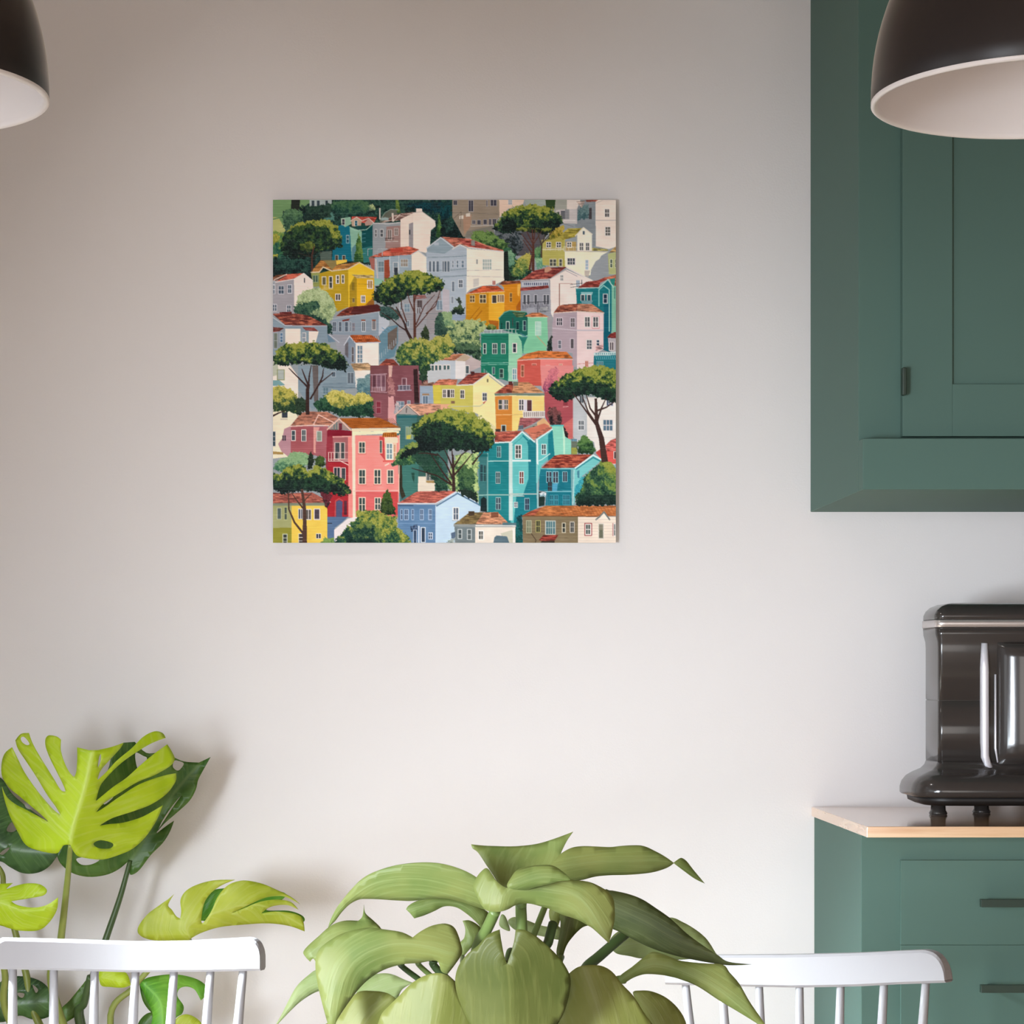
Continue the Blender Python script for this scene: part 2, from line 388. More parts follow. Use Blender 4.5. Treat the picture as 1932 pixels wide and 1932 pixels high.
def prof(px0, px1, tops, bots, D):
    def f(u):
        x = (px0 + px1) / 2 + u * (px1 - px0) / 2
        def it(t):
            if x <= t[0][0]: return t[0][1]
            for (a, b), (c, d) in zip(t, t[1:]):
                if x <= c: return b + (d - b) * (x - a) / (c - a)
            return t[-1][1]
        z = []
        for t in (tops, bots):
            z.append(EYE - (it(t) - VY) * (D(u) if callable(D) else D) / F)
        return z
    return f
DL = 3.42
cxl = (246 - VX) * DL / F; hwl = 254 * DL / F * .995
kk = (DL - .02) / F
tl = [28.5, 102.7, 178.7, 256, 329.5, 400, 463]; bl = [34, 110, 179, 244, 310, 376, 430]
chair('white spindle-back chair in front of the large cut-leaf plant', cxl, DL, 0, hwl, 0, 0,
      prof(-8, 500, [(-8, 1800), (-6, 1788), (-2, 1780), (4, 1775), (12, 1771), (60, 1772), (130, 1774), (250, 1778), (350, 1777), (440, 1772), (474, 1770), (481, 1771), (487, 1773.5), (492, 1777.5), (496, 1783), (498.5, 1790), (500, 1801)],
           [(-8, 1829), (100, 1831), (250, 1835), (400, 1834), (500, 1832)], lambda u: DL - .033 * u * u - .01), .033, [(x - 246) * kk for x in tl], [(x - 246) * kk for x in bl], .0068)
DR = 3.40
XLf, XRt = (1257 - VX) * 3.50 / F, (1790 - VX) * 3.29 / F
yl_, yr_ = -(WALL - 3.50), -(WALL - 3.29)
rr = math.atan2(yr_ - yl_, XRt - XLf); hwr = math.hypot(yr_ - yl_, XRt - XLf) / 2
cxr, Dr = (XLf + XRt) / 2, (3.50 + 3.29) / 2
sgr = .028
# the rail's ends sit forward of its middle
cxr += sgr * math.sin(-rr) * 0; 
def hit(px):          # image column -> position along the rail
    lo, hi = -1.0, 1.0
    for _ in range(40):
        u = (lo + hi) / 2
        v = Matrix.Rotation(rr, 3, 'Z') @ Vector((hwr * u, -sgr * u * u + sgr, 0))
        x = VX + (cxr + v.x) * F / (Dr + v.y)
        if x < px: lo = u
        else: hi = u
    return u
def depr(u):
    v = Matrix.Rotation(rr, 3, 'Z') @ Vector((hwr * u, -sgr * u * u + sgr, 0)); return Dr + v.y - .01
off = Matrix.Rotation(rr, 3, 'Z') @ Vector((0, sgr, 0))
topsr = [(1257, 1812), (1300, 1806), (1365, 1803), (1500, 1802), (1620, 1799), (1700, 1795), (1745, 1793), (1756, 1794.5), (1765, 1797.5), (1773, 1803), (1779.5, 1810.5), (1784.5, 1820), (1788, 1832), (1790, 1848)]
botsr = [(1257, 1858), (1365, 1861), (1500, 1864), (1620, 1862), (1700, 1858), (1790, 1855)]
def itp(t, x):
    if x <= t[0][0]: return t[0][1]
    for (a, b), (c, d) in zip(t, t[1:]):
        if x <= c: return b + (d - b) * (x - a) / (c - a)
    return t[-1][1]
def profr(u):
    v = Matrix.Rotation(rr, 3, 'Z') @ Vector((hwr * u, -sgr * u * u + sgr, 0)); px = VX + (cxr + v.x) * F / (Dr + v.y)
    return EYE - (itp(topsr, px) - VY) * depr(u) / F, EYE - (itp(botsr, px) - VY) * depr(u) / F
tr_ = [1293, 1362, 1432, 1508.5, 1586, 1668, 1747]
tops_ = [hit(x) * hwr for x in tr_]
chair('white spindle-back chair standing before the green drawer cabinet', cxr + off.x, Dr + off.y, rr, hwr, 0, 0, profr, sgr, tops_, [a * .86 + .012 for a in tops_], .0066)

# ---------------------------------------------------------------- table under the bushy plant
tb = thing('dining_table', (.05, -2.3, 0), 'white dining table under the bushy potted plant', 'table')
TY0, TY1, TZ = -(WALL - 1.55), -(WALL - 2.62), .735
link('tabletop', B(-.78, .88, TY0, TY1, TZ - .028, TZ), M_table, tb, bevel=.006, seg=3)
for x in (-.68, .78):
    for y in (TY0 + .1, TY1 - .1):
        link('leg', tube(bmesh.new(), [(x, y, TZ - .0285), (x * 1.04, y, .001)], [.024, .015], 20), M_wood, tb, smooth=True)
# ---------------------------------------------------------------- leaves
def pip(x, y, poly):
    c = False; n = len(poly)
    for i in range(n):
        xa, ya = poly[i]; xb, yb = poly[i - 1]
        if (ya > y) != (yb > y) and x < (xb - xa) * (y - ya) / (yb - ya) + xa: c = not c
    return c

def near_poly(x, y, mid):
    best = None; L = 0; acc = 0
    for (xa, ya), (xb, yb) in zip(mid, mid[1:]):
        dx, dy = xb - xa, yb - ya; q = dx * dx + dy * dy
        t = max(0, min(1, ((x - xa) * dx + (y - ya) * dy) / q)); ex, ey = x - xa - dx * t, y - ya - dy * t
        d = math.hypot(ex, ey); sg = 1 if dx * ey - dy * ex > 0 else -1
        if best is None or d < best[0]: best = (d, sg, acc + t * math.sqrt(q))
        acc += math.sqrt(q)
    return best[0] * best[1], best[2] / acc

def leaf(name, parent, outline, mid, D, mat, R=None, holes=(), fold=.3, gx=0, gy=0, bow=0, wave=.0, step=13, k=5, thick=.0007, label=None):
    """a thin curved blade: outline and midrib are seen from the camera, every point gets its own distance"""
    sc, ox, oy = R or (1, 0, 0)
    def cv_(p): return (ox + p[0] / sc, oy + p[1] / sc) + tuple(p[2:])
    O = spline([cv_(p) for p in outline], k, True)
    H = [spline([cv_(p) for p in h], 4, True) for h in holes]
    Mi = [p[:2] for p in (spline([cv_(p) for p in mid], 5) if len(mid) > 2 else [cv_(p) for p in mid])]
    x0 = min(p[0] for p in O); x1 = max(p[0] for p in O); y0 = min(p[1] for p in O); y1 = max(p[1] for p in O)
    V = list(O); E = [(i, (i + 1) % len(O)) for i in range(len(O))]
    for h in H:
        b = len(V); V += h; E += [(b + i, b + (i + 1) % len(h)) for i in range(len(h))]
    y = y0 + step * .5; r = 0
    while y < y1:
        x = x0 + (step * .5 if r % 2 else 0)
        while x < x1:
            if pip(x, y, O) and not any(pip(x, y, h) for h in H):
                if min((p[0] - x) ** 2 + (p[1] - y) ** 2 for p in O) > (step * .35) ** 2: V.append((x, y))
            x += step
        y += step; r += 1
    vs, es, fs, *_ = delaunay_2d_cdt([Vector(p) for p in V], E, [], 0, 1e-4)
    cxp, cyp = (x0 + x1) / 2, (y0 + y1) / 2; w = max(x1 - x0, y1 - y0) * D / F
    smax = max(abs(near_poly(p[0], p[1], Mi)[0]) for p in O) or 1
    bm = bmesh.new(); lay = bm.verts.layers.float_vector.new('leaf_map'); bv = []
    for p in vs:
        s, t = near_poly(p.x, p.y, Mi)
        sw = abs(s) * D / F; X = (p.x - cxp) * D / F; Z = -(p.y - cyp) * D / F
        soft = math.sqrt(sw * sw + .004 ** 2) - .004
        d = D + fold * soft + gx * X + gy * Z + bow * (t - .35) ** 2 * w + wave * math.sin(t * 17 + (0 if s > 0 else 2)) * sw
        v = bm.verts.new(P(p.x, p.y, d)); v[lay] = (t, s / smax, 0); bv.append(v)
    for f in fs:
        c = [sum(vs[i][a] for i in f) / len(f) for a in (0, 1)]
        if pip(c[0], c[1], O) and not any(pip(c[0], c[1], h) for h in H):
            try: bm.faces.new([bv[i] for i in f])
            except ValueError: pass
    for v in [v for v in bm.verts if not v.link_faces]: bm.verts.remove(v)
    bmesh.ops.recalc_face_normals(bm, faces=bm.faces)
    if sum(f.normal.y for f in bm.faces) > 0: bmesh.ops.reverse_faces(bm, faces=bm.faces)
    o = link(name, bm, mat, parent, smooth=True)
    m = o.modifiers.new('blade', 'SOLIDIFY'); m.thickness = thick; m.offset = 0
    if label: o['label'] = label
    return o

def stem(parent, pts, D, r0, r1, mat, R=None, name='stem', D1=None):
    sc, ox, oy = R or (1, 0, 0)
    q = spline([(ox + p[0] / sc, oy + p[1] / sc) for p in pts], 8); D1 = D if D1 is None else D1
    n = len(q)
    return link(name, tube(bmesh.new(), [P(x, y, D + (D1 - D) * i / (n - 1)) for i, (x, y) in enumerate(q)], [r0 + (r1 - r0) * i / (n - 1) for i in range(n)], 14), mat, parent, smooth=True)

LM_bright = leafmat('bright_leaf', (176, 202, 28), (190, 212, 44), .3, .4, 'side', (204, 216, 110))
LM_olive = leafmat('olive_leaf_side', (160, 172, 40), (180, 188, 62), .35, .42, 'side', (190, 196, 104))
LM_deep = leafmat('deep_green_leaf', (58, 100, 36), (91, 127, 50), .28, .35, 'side', (119, 150, 76))
LM_dark = leafmat('dark_green_leaf', (48, 78, 50), (84, 122, 64), .22, .3, 'side', (110, 150, 90))
LM_fresh = leafmat('fresh_green_leaf', (89, 158, 46), (126, 182, 64), .35, .4, 'side')
LM_p = leafmat('soft_green_leaf', (122, 143, 76), (150, 158, 88), .3, .45, 'long', (160, 175, 111))
LM_py = leafmat('yellowish_leaf', (134, 143, 70), (151, 157, 84), .3, .45, 'long', (162, 165, 105))
LM_pp = leafmat('pale_leaf', (156, 175, 111), (175, 190, 130), .4, .5, 'long', (186, 197, 149))
LM_pa = leafmat('dusky_leaf', (93, 104, 47), (112, 119, 60), .25, .45, 'long', (129, 135, 73))
LM_pd = leafmat('shaded_green_leaf', (74, 86, 48), (98, 108, 62), .15, .5, 'long', (112, 122, 76))  # darker green with the leaf's shade put into the colour

# ---------------------------------------------------------------- plant with cut leaves, standing on the floor
R1 = (1932 / 592.0, 0, 1340)
mp_ = thing('swiss_cheese_plant', (-.60, -.192, 0), 'tall potted plant with large split leaves behind the left white chair', 'plant')
bm = lathe(bmesh.new(), [(0, .001), (.115, .001), (.125, .01), (.165, .30), (.172, .305), (.172, .325), (.158, .325), (.153, .29), (0, .285)], -.60, -.192, 56)
link('pot', bm, M_pot, mp_, smooth=False)
link('soil', lathe(bmesh.new(), [(0, .295), (.08, .30), (.15, .293)], -.60, -.192, 40), M_soil, mp_, smooth=True)
M1 = [(604, 245, 1), (548, 246, 1), (475, 228, 1), (476, 300), (470, 380), (456, 412, 1), (430, 385), (400, 330), (375, 250), (375, 180, 1), (345, 160), (300, 155), (280, 180), (283, 230), (310, 300), (350, 380), (390, 460), (404, 500, 1), (375, 492), (330, 420), (280, 340), (225, 250), (195, 190), (178, 140, 1), (130, 145), (95, 185, 1), (112, 240), (165, 320), (230, 420), (290, 520), (340, 590), (374, 645, 1), (330, 612), (270, 545), (210, 470), (150, 380), (110, 300), (74, 228, 1), (30, 265), (10, 330), (14, 410), (60, 480), (120, 530), (190, 590), (250, 640), (300, 688, 1), (240, 655), (160, 612), (90, 575), (40, 530), (12, 470, 1), (25, 540), (60, 650), (110, 750), (160, 830), (240, 865), (345, 882), (375, 855), (392, 832), (432, 828, 1),
      (460, 880), (490, 902), (560, 915), (640, 918), (740, 888), (820, 850), (900, 775), (965, 675), (1003, 585, 1), (880, 655), (760, 692), (680, 700), (610, 712, 1), (690, 665), (820, 622), (930, 580), (1025, 515), (1080, 440), (1084, 388, 1), (1000, 405), (860, 455), (740, 530), (640, 600), (590, 630, 1), (640, 572), (750, 500), (850, 440), (950, 400), (1045, 345), (1075, 300), (1055, 250), (1030, 210, 1), (960, 260), (880, 325), (780, 415), (700, 470), (620, 535), (590, 560, 1), (615, 470), (660, 410), (740, 330), (830, 265), (930, 205), (1020, 170, 1), (1000, 140), (950, 130), (880, 165), (810, 235), (720, 310), (650, 385), (600, 430, 1), (620, 370), (690, 290), (745, 230), (760, 200, 1), (690, 225)]
leaf('leaf', mp_, M1, [(432, 830), (465, 680), (505, 560), (545, 400), (575, 245)], 4.15, LM_bright, R1, holes=[[(128, 170), (150, 165), (182, 205), (165, 215), (135, 195)], [(575, 822), (620, 800), (695, 820), (680, 850), (610, 850)], [(610, 290), (622, 270), (618, 320), (603, 350)]], fold=.62, gx=.12, wave=.03, step=9, k=4)
M2 = [(690, 240, 1), (760, 200, 1), (830, 195, 1), (900, 262), (980, 262), (1060, 285), (1130, 315), (1225, 322, 1), (1262, 305), (1297, 288, 1), (1245, 380), (1220, 430), (1205, 490), (1165, 560), (1090, 630), (1010, 700), (958, 762, 1), (1010, 680), (1070, 590), (1120, 520, 1), (1060, 590), (1000, 680), (965, 758, 1), (1020, 715), (1072, 680, 1), (1045, 750), (1000, 820), (930, 890), (870, 970), (835, 1003), (802, 1012), (796, 970), (790, 930, 1), (730, 980), (650, 1015), (540, 1026), (440, 1000), (370, 940), (348, 880, 1), (440, 700), (560, 520), (660, 380)]
leaf('leaf', mp_, M2, [(800, 930), (900, 780), (1010, 600), (1120, 450), (1240, 318)], 4.36, LM_deep, R1, holes=[[(1072, 312), (1100, 312), (1132, 330), (1098, 372), (1065, 350)], [(470, 915), (540, 905), (612, 920), (560, 950), (500, 950)], [(835, 262), (880, 280), (905, 300), (860, 372), (838, 330)], [(640, 560), (700, 520), (690, 545), (645, 580)]], fold=-.22, gx=.05, wave=.03, step=10, k=4)
M3 = [(-220, 520), (-60, 420), (10, 420), (80, 520), (200, 620), (330, 720), (385, 820), (330, 930), (270, 985), (200, 1006), (130, 1000), (60, 965), (0, 930), (-120, 930), (-230, 800)]
leaf('leaf', mp_, M3, [(-200, 700), (50, 850), (330, 880)], 4.42, LM_dark, R1, holes=[[(40, 740), (70, 690), (110, 720), (80, 750)], [(0, 880), (40, 850), (60, 850), (20, 890)], [(60, 610), (90, 600), (100, 650), (75, 660)], [(150, 560), (190, 570), (200, 610), (160, 600)], [(320, 560), (350, 590), (372, 650), (330, 610)]], fold=.3, step=10)
M4 = [(-200, 1120, 1), (-80, 1080), (0, 1070), (80, 1064, 1), (40, 1100), (100, 1080), (170, 1066), (245, 1072), (288, 1105), (268, 1140), (180, 1158), (70, 1176, 1), (110, 1200), (200, 1215), (285, 1200), (358, 1152, 1), (350, 1230), (300, 1310), (235, 1355), (120, 1357), (50, 1340), (0, 1325), (-150, 1300)]
leaf('leaf', mp_, M4, [(-150, 1180), (0, 1185), (150, 1230), (350, 1180)], 4.15, LM_bright, R1, fold=.35, step=10)
M5 = [(850, 1370), (856, 1325), (910, 1255), (990, 1195), (1040, 1160), (1072, 1132, 1), (1045, 1175), (1036, 1205), (1058, 1228), (1085, 1268), (1110, 1282, 1), (1116, 1235), (1112, 1165), (1150, 1108), (1230, 1068), (1330, 1046), (1448, 1044, 1), (1370, 1075), (1300, 1125), (1255, 1195), (1238, 1295, 1), (1250, 1310), (1300, 1240), (1340, 1150), (1400, 1080), (1470, 1052), (1530, 1050), (1620, 1070), (1720, 1113), (1790, 1148), (1850, 1195, 1), (1760, 1150), (1690, 1145), (1615, 1160), (1500, 1215), (1425, 1250), (1500, 1220), (1600, 1180), (1700, 1166), (1790, 1180), (1838, 1228, 1), (1770, 1200), (1690, 1204), (1640, 1225), (1608, 1252, 1), (1680, 1240), (1780, 1246), (1850, 1268), (1870, 1310), (1876, 1362, 1), (1780, 1328), (1650, 1312), (1500, 1320), (1350, 1336), (1230, 1375), (1160, 1417, 1), (1050, 1420), (950, 1417), (885, 1400)]
leaf('leaf', mp_, M5, [(1180, 1420), (1160, 1330), (1350, 1240), (1600, 1200), (1870, 1330)], 4.21, LM_olive, R1, fold=.3, gx=.05, wave=.06, step=9, k=4)
leaf('leaf', mp_, [(1235, 1295, 1), (1245, 1210), (1290, 1130), (1345, 1100), (1560, 1090), (1650, 1100), (1760, 1130), (1720, 1180), (1640, 1230), (1780, 1235), (1868, 1270), (1850, 1310), (1650, 1300), (1400, 1310)], [(1240, 1290), (1500, 1230), (1860, 1290)], 4.25, LM_fresh, R1, fold=.3, step=11)
leaf('leaf', mp_, [(860, 1690, 1), (900, 1650), (1000, 1630), (1100, 1628), (1210, 1655), (1272, 1700), (1275, 1745), (1237, 1787, 1), (1200, 1722), (1150, 1702), (1105, 1715), (1092, 1760), (1130, 1820), (1120, 1870), (1080, 1900), (1050, 2000), (930, 2000), (940, 1870), (900, 1780)], [(880, 1680), (990, 1800), (1000, 1990)], 4.24, LM_fresh, R1, fold=.35, step=10)
leaf('leaf', mp_, [(615, 1600), (700, 1590), (780, 1620), (805, 1692, 1), (760, 1708), (680, 1704), (620, 1690)], [(615, 1640), (805, 1692)], 4.22, LM_bright, R1, fold=.3)
leaf('leaf', mp_, [(-120, 1740), (-20, 1690), (60, 1640), (200, 1648), (290, 1700), (325, 1790), (310, 1880), (210, 1905), (120, 1880), (20, 1920), (-120, 1900)], [(-100, 1830), (300, 1800)], 4.37, LM_dark, R1, holes=[[(20, 1815), (50, 1805), (55, 1845), (25, 1850)], [(110, 1740), (150, 1745), (140, 1770), (115, 1762)], [(200, 1690), (235, 1720), (220, 1740)]], fold=.35, step=10)
leaf('leaf', mp_, [(375, 1940, 1), (370, 1850), (430, 1785), (500, 1700), (560, 1630), (556, 1720), (520, 1800), (470, 1880)], [(380, 1930), (555, 1640)], 4.32, LM_deep, R1, fold=.4, step=10)
leaf('leaf', mp_, [(1075, 1960), (1085, 1900), (1140, 1872), (1200, 1890), (1245, 1935), (1260, 2010), (1100, 2040)], [(1090, 1960), (1240, 1950)], 4.22, LM_olive, R1, fold=.3)
leaf('leaf', mp_, [(860, 1690), (880, 1680), (920, 1760), (950, 1850), (930, 1860), (880, 1790)], [(865, 1690), (940, 1850)], 4.28, LM_deep, R1, fold=.3)
leaf('leaf', mp_, [(850, 1930), (900, 1870), (960, 1862), (1000, 1900), (960, 1990), (860, 2000)], [(850, 1950), (990, 1900)], 4.31, LM_deep, R1, fold=.3)
c = 3.2635
base = ((-.60 * F / 4.32 + VX) * c, (EYE - .30) * F / 4.32 * c + (VY - 1340) * c)
bx, by = base
stem(mp_, [(434, 828), (415, 1050), (375, 1410), (330, 1750), (bx + 20, by)], 4.15, .0042, .009, M_stem, R1, D1=4.30)
stem(mp_, [(802, 925), (740, 1150), (650, 1415), (560, 1680), (500, 1930), (bx + 130, by)], 4.36, .0042, .009, M_stem2, R1, D1=4.32)
stem(mp_, [(-180, 800), (0, 980), (25, 1110), (90, 1350), (160, 1620), (240, 1930), (bx + 10, by)], 4.42, .004, .008, M_stem, R1, D1=4.37)
stem(mp_, [(-150, 1180), (-20, 1400), (30, 1620), (70, 1932), (bx - 90, by)], 4.17, .004, .008, M_stem, R1, D1=4.27)
stem(mp_, [(1175, 1412), (1000, 1520), (830, 1700), (680, 1932), (bx + 250, by)], 4.22, .0035, .007, M_stem, R1, D1=4.27)
stem(mp_, [(555, 1640), (520, 1800), (490, 1940), (bx + 60, by)], 4.28, .006, .008, M_stem2, R1, D1=4.34)
stem(mp_, [(1000, 1980), (800, 2150), (bx + 180, by)], 4.25, .004, .007, M_stem, R1, D1=4.28)
stem(mp_, [(380, 1930), (330, 2150), (bx - 20, by)], 4.32, .004, .007, M_stem2, R1, D1=4.34)

# ---------------------------------------------------------------- bushy plant in the foreground
R2, R3, R4 = (4.83, 500, 1550), (4.83, 830, 1550), (4.83, 1130, 1550)
def r23(x): return x + 330 * 4.83       # region three column -> region two
pp = thing('potted_heart_leaf_plant', (.085, -2.22, TZ + .0003), 'bushy potted plant with heart-shaped leaves in front of both chairs', 'plant')
pcx, pcy = .085, -2.22
link('pot', lathe(bmesh.new(), [(0, TZ + .0005), (.045, TZ + .0005), (.05, TZ + .004), (.068, TZ + .075), (.071, TZ + .076), (.071, TZ + .082), (.063, TZ + .082), (.061, TZ + .068), (0, TZ + .066)], pcx, pcy, 56), M_pot, pp)
link('soil', lathe(bmesh.new(), [(0, TZ + .073), (.03, TZ + .074), (.059, TZ + .071)], pcx, pcy, 32), M_soil, pp, smooth=True)
def LF(*a, **k): return leaf('leaf', pp, *a, **k)
# back layer
LF([(350, 1190), (395, 1130), (490, 1045), (600, 950), (720, 905), (850, 905, 1), (888, 862), (902, 755, 1), (915, 835), (990, 905), (1060, 980), (1100, 1100), (900, 1250), (700, 1300), (500, 1300), (440, 1250), (412, 1278, 1), (370, 1235)], [(1000, 1150), (700, 1080), (412, 1275)], 2.42, LM_p, R2, fold=.5)
LF([(70, 1900, 1), (150, 1760), (210, 1640), (290, 1500), (390, 1405), (480, 1350), (620, 1380), (660, 1480), (560, 1520), (430, 1570), (300, 1660), (170, 1790)], [(640, 1420), (350, 1540), (75, 1895)], 2.44, LM_pp, R2, fold=.4)
LF([(1800, 904, 1), (1860, 900), (1930, 935), (1968, 985), (1950, 1070), (1860, 1170), (1800, 1242, 1), (1775, 1180), (1775, 1110), (1815, 1060), (1825, 980)], [(1800, 1235), (1880, 1080), (1805, 910)], 2.40, LM_p, R2, fold=.5)
LF([(285, 208, 1), (380, 218), (480, 223), (680, 226), (880, 205), (1050, 155), (1213, 94, 1), (1160, 170), (1110, 270), (1080, 350), (1000, 450), (800, 560), (640, 620), (560, 600), (500, 510), (430, 405), (350, 285), (300, 245)], [(620, 610), (660, 400), (760, 226)], 2.36, LM_p, R3, fold=-.35, gy=.5)
LF([(1000, 420), (1040, 360), (1110, 288), (1200, 240), (1300, 225), (1420, 228), (1550, 233), (1640, 224), (1750, 217), (1860, 225), (1980, 280), (2060, 325), (2130, 375, 1), (2185, 335), (2215, 338), (2250, 365), (2310, 440), (2414, 565, 1), (2320, 520), (2210, 440), (2132, 380, 1), (2060, 425), (1920, 465), (1720, 484), (1560, 488), (1420, 500), (1300, 530), (1180, 545), (1060, 500)], [(1020, 430), (1400, 370), (1800, 360), (2130, 378), (2410, 560)], 2.34, LM_p, R3, fold=.5, gx=.2)
# behind right
LF([(95, 1100), (180, 1000), (400, 930), (640, 875), (760, 915), (880, 985), (980, 1070), (1060, 1190), (1082, 1222, 1), (950, 1240), (700, 1260), (400, 1248), (280, 1225), (150, 1196)], [(100, 1150), (600, 1090), (1080, 1220)], 2.43, LM_pp, R4, fold=.4)
LF([(1095, 845), (1200, 800), (1340, 850), (1345, 948, 1), (1290, 970), (1210, 1050), (1150, 1140), (1112, 1270, 1), (1062, 1205), (1085, 1060), (1100, 930)], [(1200, 830), (1160, 1000), (1100, 1260)], 2.33, LM_pa, R3, fold=.5)
LF([(540, 940), (560, 850), (600, 870), (640, 990), (590, 985)], [(550, 860), (620, 980)], 2.42, LM_pp, R3)
LF([(620, 910), (700, 870), (900, 940), (1000, 960), (1090, 960), (1090, 1070), (1000, 1060), (860, 1030), (690, 990)], [(620, 910), (1090, 1020)], 2.46, LM_pp, R3)
LF([(1010, 790), (1120, 830), (1095, 900), (1068, 985, 1), (1020, 930), (995, 860)], [(1060, 810), (1065, 980)], 2.36, LM_py, R3)
LF([(840, 1545), (900, 1460), (1000, 1395), (1100, 1383), (1180, 1400), (1270, 1440), (1350, 1470, 1), (1250, 1530), (1205, 1625, 1), (1100, 1700), (900, 1720), (820, 1650)], [(1340, 1470), (1100, 1530), (850, 1650)], 2.36, LM_pp, R2, fold=.4)
LF([(1285, 800, 1), (1310, 765), (1380, 725), (1480, 700), (1620, 700), (1760, 720), (1880, 745), (r23(400), 800), (r23(440), 850), (r23(380), 985, 1), (1932, 925), (1850, 850), (1750, 785), (1640, 772), (1550, 812), (1450, 855), (1360, 882, 1), (1325, 840)], [(1300, 810), (1600, 735), (1850, 790), (r23(380), 960)], 2.34, LM_p, R2, fold=.4)
LF([(572, 970, 1), (600, 890), (645, 800), (690, 735), (780, 625), (880, 525), (1000, 458), (1200, 397), (1430, 373), (1620, 386), (1800, 440), (1932, 512), (2010, 590), (2060, 700), (2030, 800), (1930, 778), (1780, 730), (1640, 700), (1480, 706), (1340, 722), (1200, 718), (1050, 708), (920, 704), (850, 712), (770, 755), (700, 825), (640, 905)], [(2030, 700), (1800, 610), (1400, 520), (1000, 560), (700, 780), (575, 965)], 2.29, LM_p, R2, fold=.15, gx=-.15, gy=-.4)
# right side
LF([(185, 1415), (300, 1325), (400, 1245), (480, 1190), (560, 1200), (650, 1235), (750, 1270), (950, 1292), (1130, 1305), (1190, 1375), (1280, 1480), (1375, 1645), (1490, 1810), (1580, 1950, 1), (1450, 1848), (1300, 1752), (1100, 1632), (900, 1502), (750, 1440), (640, 1410), (560, 1396), (420, 1390), (310, 1425), (215, 1477)], [(200, 1445), (480, 1300), (800, 1380), (1150, 1580), (1570, 1940)], 2.27, LM_p, R4, fold=.4, gx=-.1)
LF([(50, 640), (100, 628), (160, 636), (280, 664), (400, 712), (520, 790), (650, 882), (800, 1020), (950, 1130), (1080, 1215), (1180, 1278), (1390, 1302, 1), (1250, 1309), (1130, 1304), (900, 1266), (700, 1222), (500, 1160), (350, 1092), (200, 1010), (100, 965), (50, 900)], [(60, 750), (400, 900), (800, 1120), (1380, 1300)], 2.31, LM_pd, R4, fold=.35, gx=-.1, label='green leaf with a long thin tip, shade painted into its colour')
LF([(310, 1562), (380, 1540), (480, 1548), (600, 1598), (700, 1680), (770, 1780), (800, 1880), (780, 2050), (600, 2150), (430, 2100), (420, 1900), (370, 1700)], [(320, 1565), (500, 1800), (620, 2140)], 2.31, LM_py, R4, fold=.4)
# left side, front
LF([(465, 1235), (500, 1158), (580, 1090), (700, 1022), (850, 980), (960, 968), (1100, 985), (1250, 1010), (1345, 1056, 1), (1420, 1000), (1520, 950), (1640, 930), (1720, 962), (1762, 1040), (1785, 1120), (1795, 1200), (1740, 1290), (1662, 1392, 1), (1605, 1362), (1565, 1268), (1400, 1288), (1240, 1302), (1080, 1352), (950, 1432), (850, 1530), (760, 1650), (680, 1770), (640, 1850), (615, 1960, 1), (575, 1850), (520, 1650), (480, 1480), (462, 1350)], [(1700, 1200), (1450, 1130), (1100, 1130), (750, 1350), (615, 1940)], 2.2, LM_p, R2, fold=.45, gx=.1, k=4)
LF([(480, 1900), (560, 1840), (680, 1770), (760, 1640), (860, 1550), (1000, 1545), (1110, 1562), (1205, 1620, 1), (1250, 1750), (1150, 1950), (1050, 2150), (900, 2250, 1), (650, 2200), (500, 2050)], [(1150, 1590), (900, 1850), (880, 2220)], 2.24, LM_py, R2, fold=.4)
LF([(1020, 1900), (1060, 1760), (1130, 1680), (1220, 1592), (1330, 1480), (1450, 1407), (1580, 1380), (1680, 1412), (1740, 1480), (1785, 1620), (1835, 1735), (1885, 1850), (1880, 2050), (1750, 2250), (1450, 2420, 1), (1150, 2250), (1020, 2080)], [(1620, 1400), (1560, 1800), (1450, 2400)], 2.17, LM_py, R2, fold=.35)
LF([(1175, 1385, 1), (1250, 1330), (1350, 1308), (1470, 1315), (1570, 1370), (1660, 1482), (1750, 1575), (1805, 1655), (1870, 1760), (1950, 1870), (2020, 2050), (1900, 2300), (1600, 2420, 1), (1200, 2300), (1000, 2100), (1010, 1950), (1110, 1780), (1172, 1600), (1190, 1450)], [(1300, 1320), (1450, 1750), (1600, 2400)], 2.17, LM_py, R3, fold=.35)
LF([(305, 600), (325, 525), (380, 452), (430, 425), (475, 480), (520, 545), (580, 592), (620, 598), (650, 510), (715, 437), (850, 405), (1000, 398), (1090, 435), (1190, 530), (1300, 540), (1400, 565), (1525, 635), (1580, 710), (1592, 810), (1590, 900), (1560, 1040), (1540, 1110, 1), (1400, 980), (1345, 945), (1250, 892), (1100, 842), (1000, 795), (920, 772), (800, 745), (690, 762), (620, 800), (545, 822), (470, 820), (410, 800), (350, 710)], [(560, 800), (640, 610), (1000, 620), (1300, 720), (1540, 1090)], 2.2, LM_p, R3, fold=.5, k=4)
LF([(615, 598), (650, 508), (715, 436), (850, 404), (1000, 397), (1095, 440), (1190, 528), (1080, 545), (900, 600), (760, 625)], [(620, 605), (900, 510), (1190, 530)], 2.185, LM_p, R3, fold=.6)
LF([(140, 1430), (175, 1305), (255, 1205), (345, 1130), (440, 1030), (545, 983, 1), (558, 1080), (585, 1220), (612, 1300, 1), (655, 1170), (678, 1080), (690, 984, 1), (780, 990), (900, 1062), (1060, 1210), (1150, 1330), (1190, 1440), (1172, 1600), (1110, 1780), (1000, 1910), (850, 2100), (640, 2280, 1), (430, 2080), (290, 1880), (205, 1700), (155, 1560)], [(612, 1300), (640, 1600), (640, 2260)], 2.1, LM_pa, R3, fold=.3, gy=-.25)
